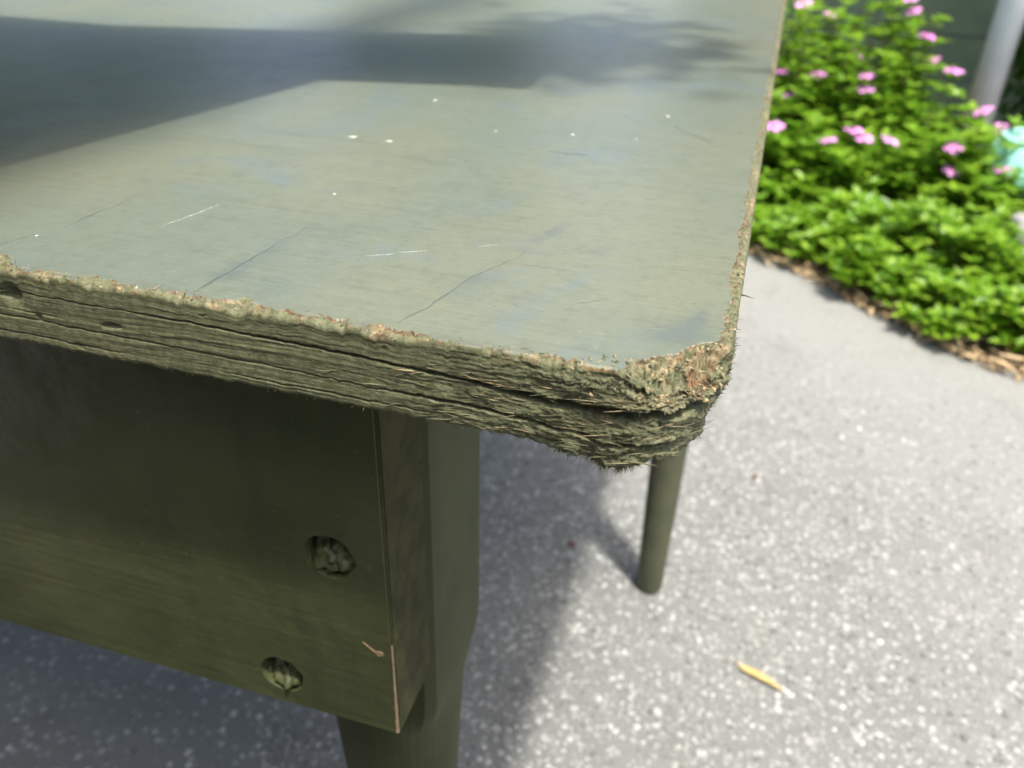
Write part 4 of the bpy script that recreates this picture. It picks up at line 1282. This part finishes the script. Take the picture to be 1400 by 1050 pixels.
# apron with two bolt holes -----------------------------------------------------
AX, AY, AZ, AT = -0.1188, 0.2352, 0.4416, 0.0420      # right end, front face, lower edge, thickness
HOLES = [(-0.1792, 0.4631, 0.0118), (-0.1454, 0.5499, 0.0122)]
def apron():
    bm = bmesh.new()
    bmesh.ops.create_cube(bm, size=1)
    x0, x1, y0, y1, z0, z1 = -1.38, AX, AY, AY + AT, AZ, H - TH - 0.0005
    for v in bm.verts:
        v.co = Vector(((x0 + x1) / 2 + v.co.x * (x1 - x0), (y0 + y1) / 2 + v.co.y * (y1 - y0), (z0 + z1) / 2 + v.co.z * (z1 - z0)))
    bmesh.ops.bevel(bm, geom=bm.edges[:], offset=0.0013, segments=2, affect='EDGES')
    me = bpy.data.meshes.new('apron'); bm.to_mesh(me); bm.free()
    tmp = bpy.data.objects.new('tmp_apron', me); COL.objects.link(tmp)
    cutters = []
    for hx, hz, hr in HOLES:
        k = 40; V = []; F = []
        rr = [hr * (1 + 0.08 * float(fbm(math.cos(6.283 * j / k) * 2.2 + hx * 100, math.sin(6.283 * j / k) * 2.2, 0, 3))) for j in range(k)]
        for y, sc in ((AY - .01, 1.0), (AY + .0120, 0.97)):
            for j in range(k):
                a = 6.283 * j / k
                V.append((hx + math.cos(a) * rr[j] * sc, y, hz + math.sin(a) * rr[j] * sc))
        for j in range(k): F.append((j, (j + 1) % k, k + (j + 1) % k, k + j))
        F.append(tuple(range(k))[::-1]); F.append(tuple(range(k, 2 * k)))
        cm = np_mesh('cut', V, F)
        bmx = bmesh.new(); bmx.from_mesh(cm); bmesh.ops.recalc_face_normals(bmx, faces=bmx.faces); bmx.to_mesh(cm); bmx.free()
        c = bpy.data.objects.new('cut', cm); COL.objects.link(c); cutters.append(c)
        md = tmp.modifiers.new('b', 'BOOLEAN'); md.object = c; md.operation = 'DIFFERENCE'; md.solver = 'EXACT'
    dg = bpy.context.evaluated_depsgraph_get()
    new = bpy.data.meshes.new_from_object(tmp.evaluated_get(dg))
    for c in cutters + [tmp]: bpy.data.objects.remove(c)
    new.name = 'apron'
    return new
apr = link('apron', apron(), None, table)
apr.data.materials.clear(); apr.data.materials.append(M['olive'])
link('end_grain_shade', box_mesh('end_grain_shade', AX - 0.001, AX + 0.0006, AY + 0.0016, AY + AT - 0.0016, AZ + 0.0016, H - TH - .0012, .0004), M['end_grain_shade'], apr)  # thin dark panel: shade of the end face put into its colour
# paint rubbed through on the lower part of the end corner, as a chipped sliver
def chipped_arris():
    r = np.random.default_rng(3)
    V = []; F = []; n = 70
    for i in range(n):
        z = AZ + 0.0012 + (0.062) * i / (n - 1)
        t = i / (n - 1)
        wd = max(0.00012, (0.0009 * (1 - t) ** 1.4) * (0.7 + 2.2 * float(fbm(t * 18, 1.0, 0, 3)))) + 0.0001
        bx_ = AX - 0.0003; by_ = AY + 0.0003
        V += [(bx_ - wd, AY - 0.00018, z), (bx_ + .00025, by_ - .00015, z), (AX + 0.00018, by_ + wd * .6, z)]
    for i in range(n - 1):
        for j in range(2):
            a = i * 3 + j; F.append((a, a + 1, a + 4, a + 3))
    me = np_mesh('bare_arris', V, F)
    attr(me, 'bare', np.ones(len(V)))
    link('bare_arris', me, M['olive'], apr)
chipped_arris()
def chip_patch(pts, name):
    V = [(x, AY - .00025, z) for x, z in pts]
    c = np.mean(V, axis=0); V2 = [(x, AY + .0002, z) for x, z in pts]
    n = len(V)
    me = np_mesh(name, V + V2, [tuple(range(n))] + [(i, n + i, n + (i + 1) % n, (i + 1) % n) for i in range(n)])
    attr(me, 'bare', np.ones(2 * n))
    link(name, me, M['olive'], apr)
cx_, cz_ = -0.1250, 0.4966
chip_patch([(cx_ - .0086, cz_ + .0052), (cx_ - .0080, cz_ + .0056), (cx_ - .0050, cz_ + .0032), (cx_ - .0022, cz_ + .0014), (cx_ - .0004, cz_ + .0021), (cx_ + .0016, cz_ + .0016), (cx_ + .0017, cz_ - .0004), (cx_ + .0003, cz_ - .0006), (cx_ - .0002, cz_ - .0019), (cx_ - .0012, cz_ - .0014), (cx_ - .0025, cz_ + .0002), (cx_ - .0054, cz_ + .0024)], 'paint_chip')
def hole_filling(hx, hz, hr, seed):
    """rough paint-clogged bolt head at the bottom of a hole"""
    r = np.random.default_rng(seed)
    V = []; F = []; k = 36; m = 12
    for i in range(m):
        t = i / (m - 1)
        for j in range(k):
            a = 6.283 * j / k
            x, z = math.cos(a) * t * hr * 1.02, math.sin(a) * t * hr * 1.02
            b = 0.0030 * float(ss(.98, .6, t)) + 0.0048 * float(fbm(x * 190 + seed, z * 190, 0, 4, seed))
            g = 0.0030 * math.exp(-(((x * .8 + z * .6) + .0012) / .0010) ** 2)
            low = 0.0058 * float(ss(.003, -.009, z))
            V.append((hx + x, AY + .0092 - b + g - low, hz + z))
    for i in range(m - 1):
        for j in range(k):
            F.append((i * k + j, i * k + (j + 1) % k, (i + 1) * k + (j + 1) % k, (i + 1) * k + j))
    me = np_mesh('bolt_head', V, F, True)
    link('bolt_head', me, M['olive'], apr)
for i, (hx, hz, hr) in enumerate(HOLES): hole_filling(hx, hz, hr, 5 + i)

# legs ---------------------------------------------------------------------------
def leg_block():
    """square post that runs out into a round tapered leg"""
    hw = 0.0420
    prof = [(H - TH - .0005, 0.0), (0.56, 0.0), (0.47, 0.0), (0.415, 0.0), (0.402, .03), (0.392, .15), (0.382, .40), (0.372, .72), (0.362, .95), (0.354, 1.0), (0.20, 1.0), (0.06, 1.0), (0.004, 1.0), (0.0, 1.0)]
    k = 48; V = []; F = []
    for z, rnd_ in prof:
        rad = 0.0205 + (0.0405 - 0.0205) * min(1, z / 0.33)
        if z <= 0.0: rad *= .9
        for j in range(k):
            a = 6.283185 * (j + .5) / k
            c, s_ = math.cos(a), math.sin(a)
            # rounded square
            p = 14.0
            q = (abs(c) ** p + abs(s_) ** p) ** (-1 / p)
            rs = hw * q
            rr = rs * (1 - rnd_) + rad * rnd_
            if 0 < rnd_ < 1: rr = min(rr, rs)
            V.append((c * rr, s_ * rr, z))
    for i in range(len(prof) - 1):
        for j in range(k):
            F.append((i * k + j, (i + 1) * k + j, (i + 1) * k + (j + 1) % k, i * k + (j + 1) % k))
    F.append(tuple(range(k))); F.append(tuple(range((len(prof) - 1) * k, len(prof) * k))[::-1])
    me = np_mesh('leg', V, F, False)
    return me
LEG = leg_block()
LY = AY + AT + 0.0022 + 0.042
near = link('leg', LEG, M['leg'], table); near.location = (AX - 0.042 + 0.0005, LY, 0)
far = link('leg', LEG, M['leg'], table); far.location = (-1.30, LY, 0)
def thin_leg():
    zs = [H - TH - .0005, 0.5, 0.3, 0.15, 0.04, 0.006, 0.0]
    return tube_mesh('leg', [(0, 0, z) for z in zs], [0.0255, 0.0240, 0.0222, .0195, .0174, .0168, .0145], 32)
TLEG = thin_leg()
for x in (-0.0395, -1.30):
    o = link('leg', TLEG, M['thin_leg'], table); o.location = (x, 0.8285, 0)
link('rear_rail', box_mesh('rear_rail', -1.27, -0.075, 0.812, 0.845, 0.55, H - TH - .0005, .0012), M['olive'], table)
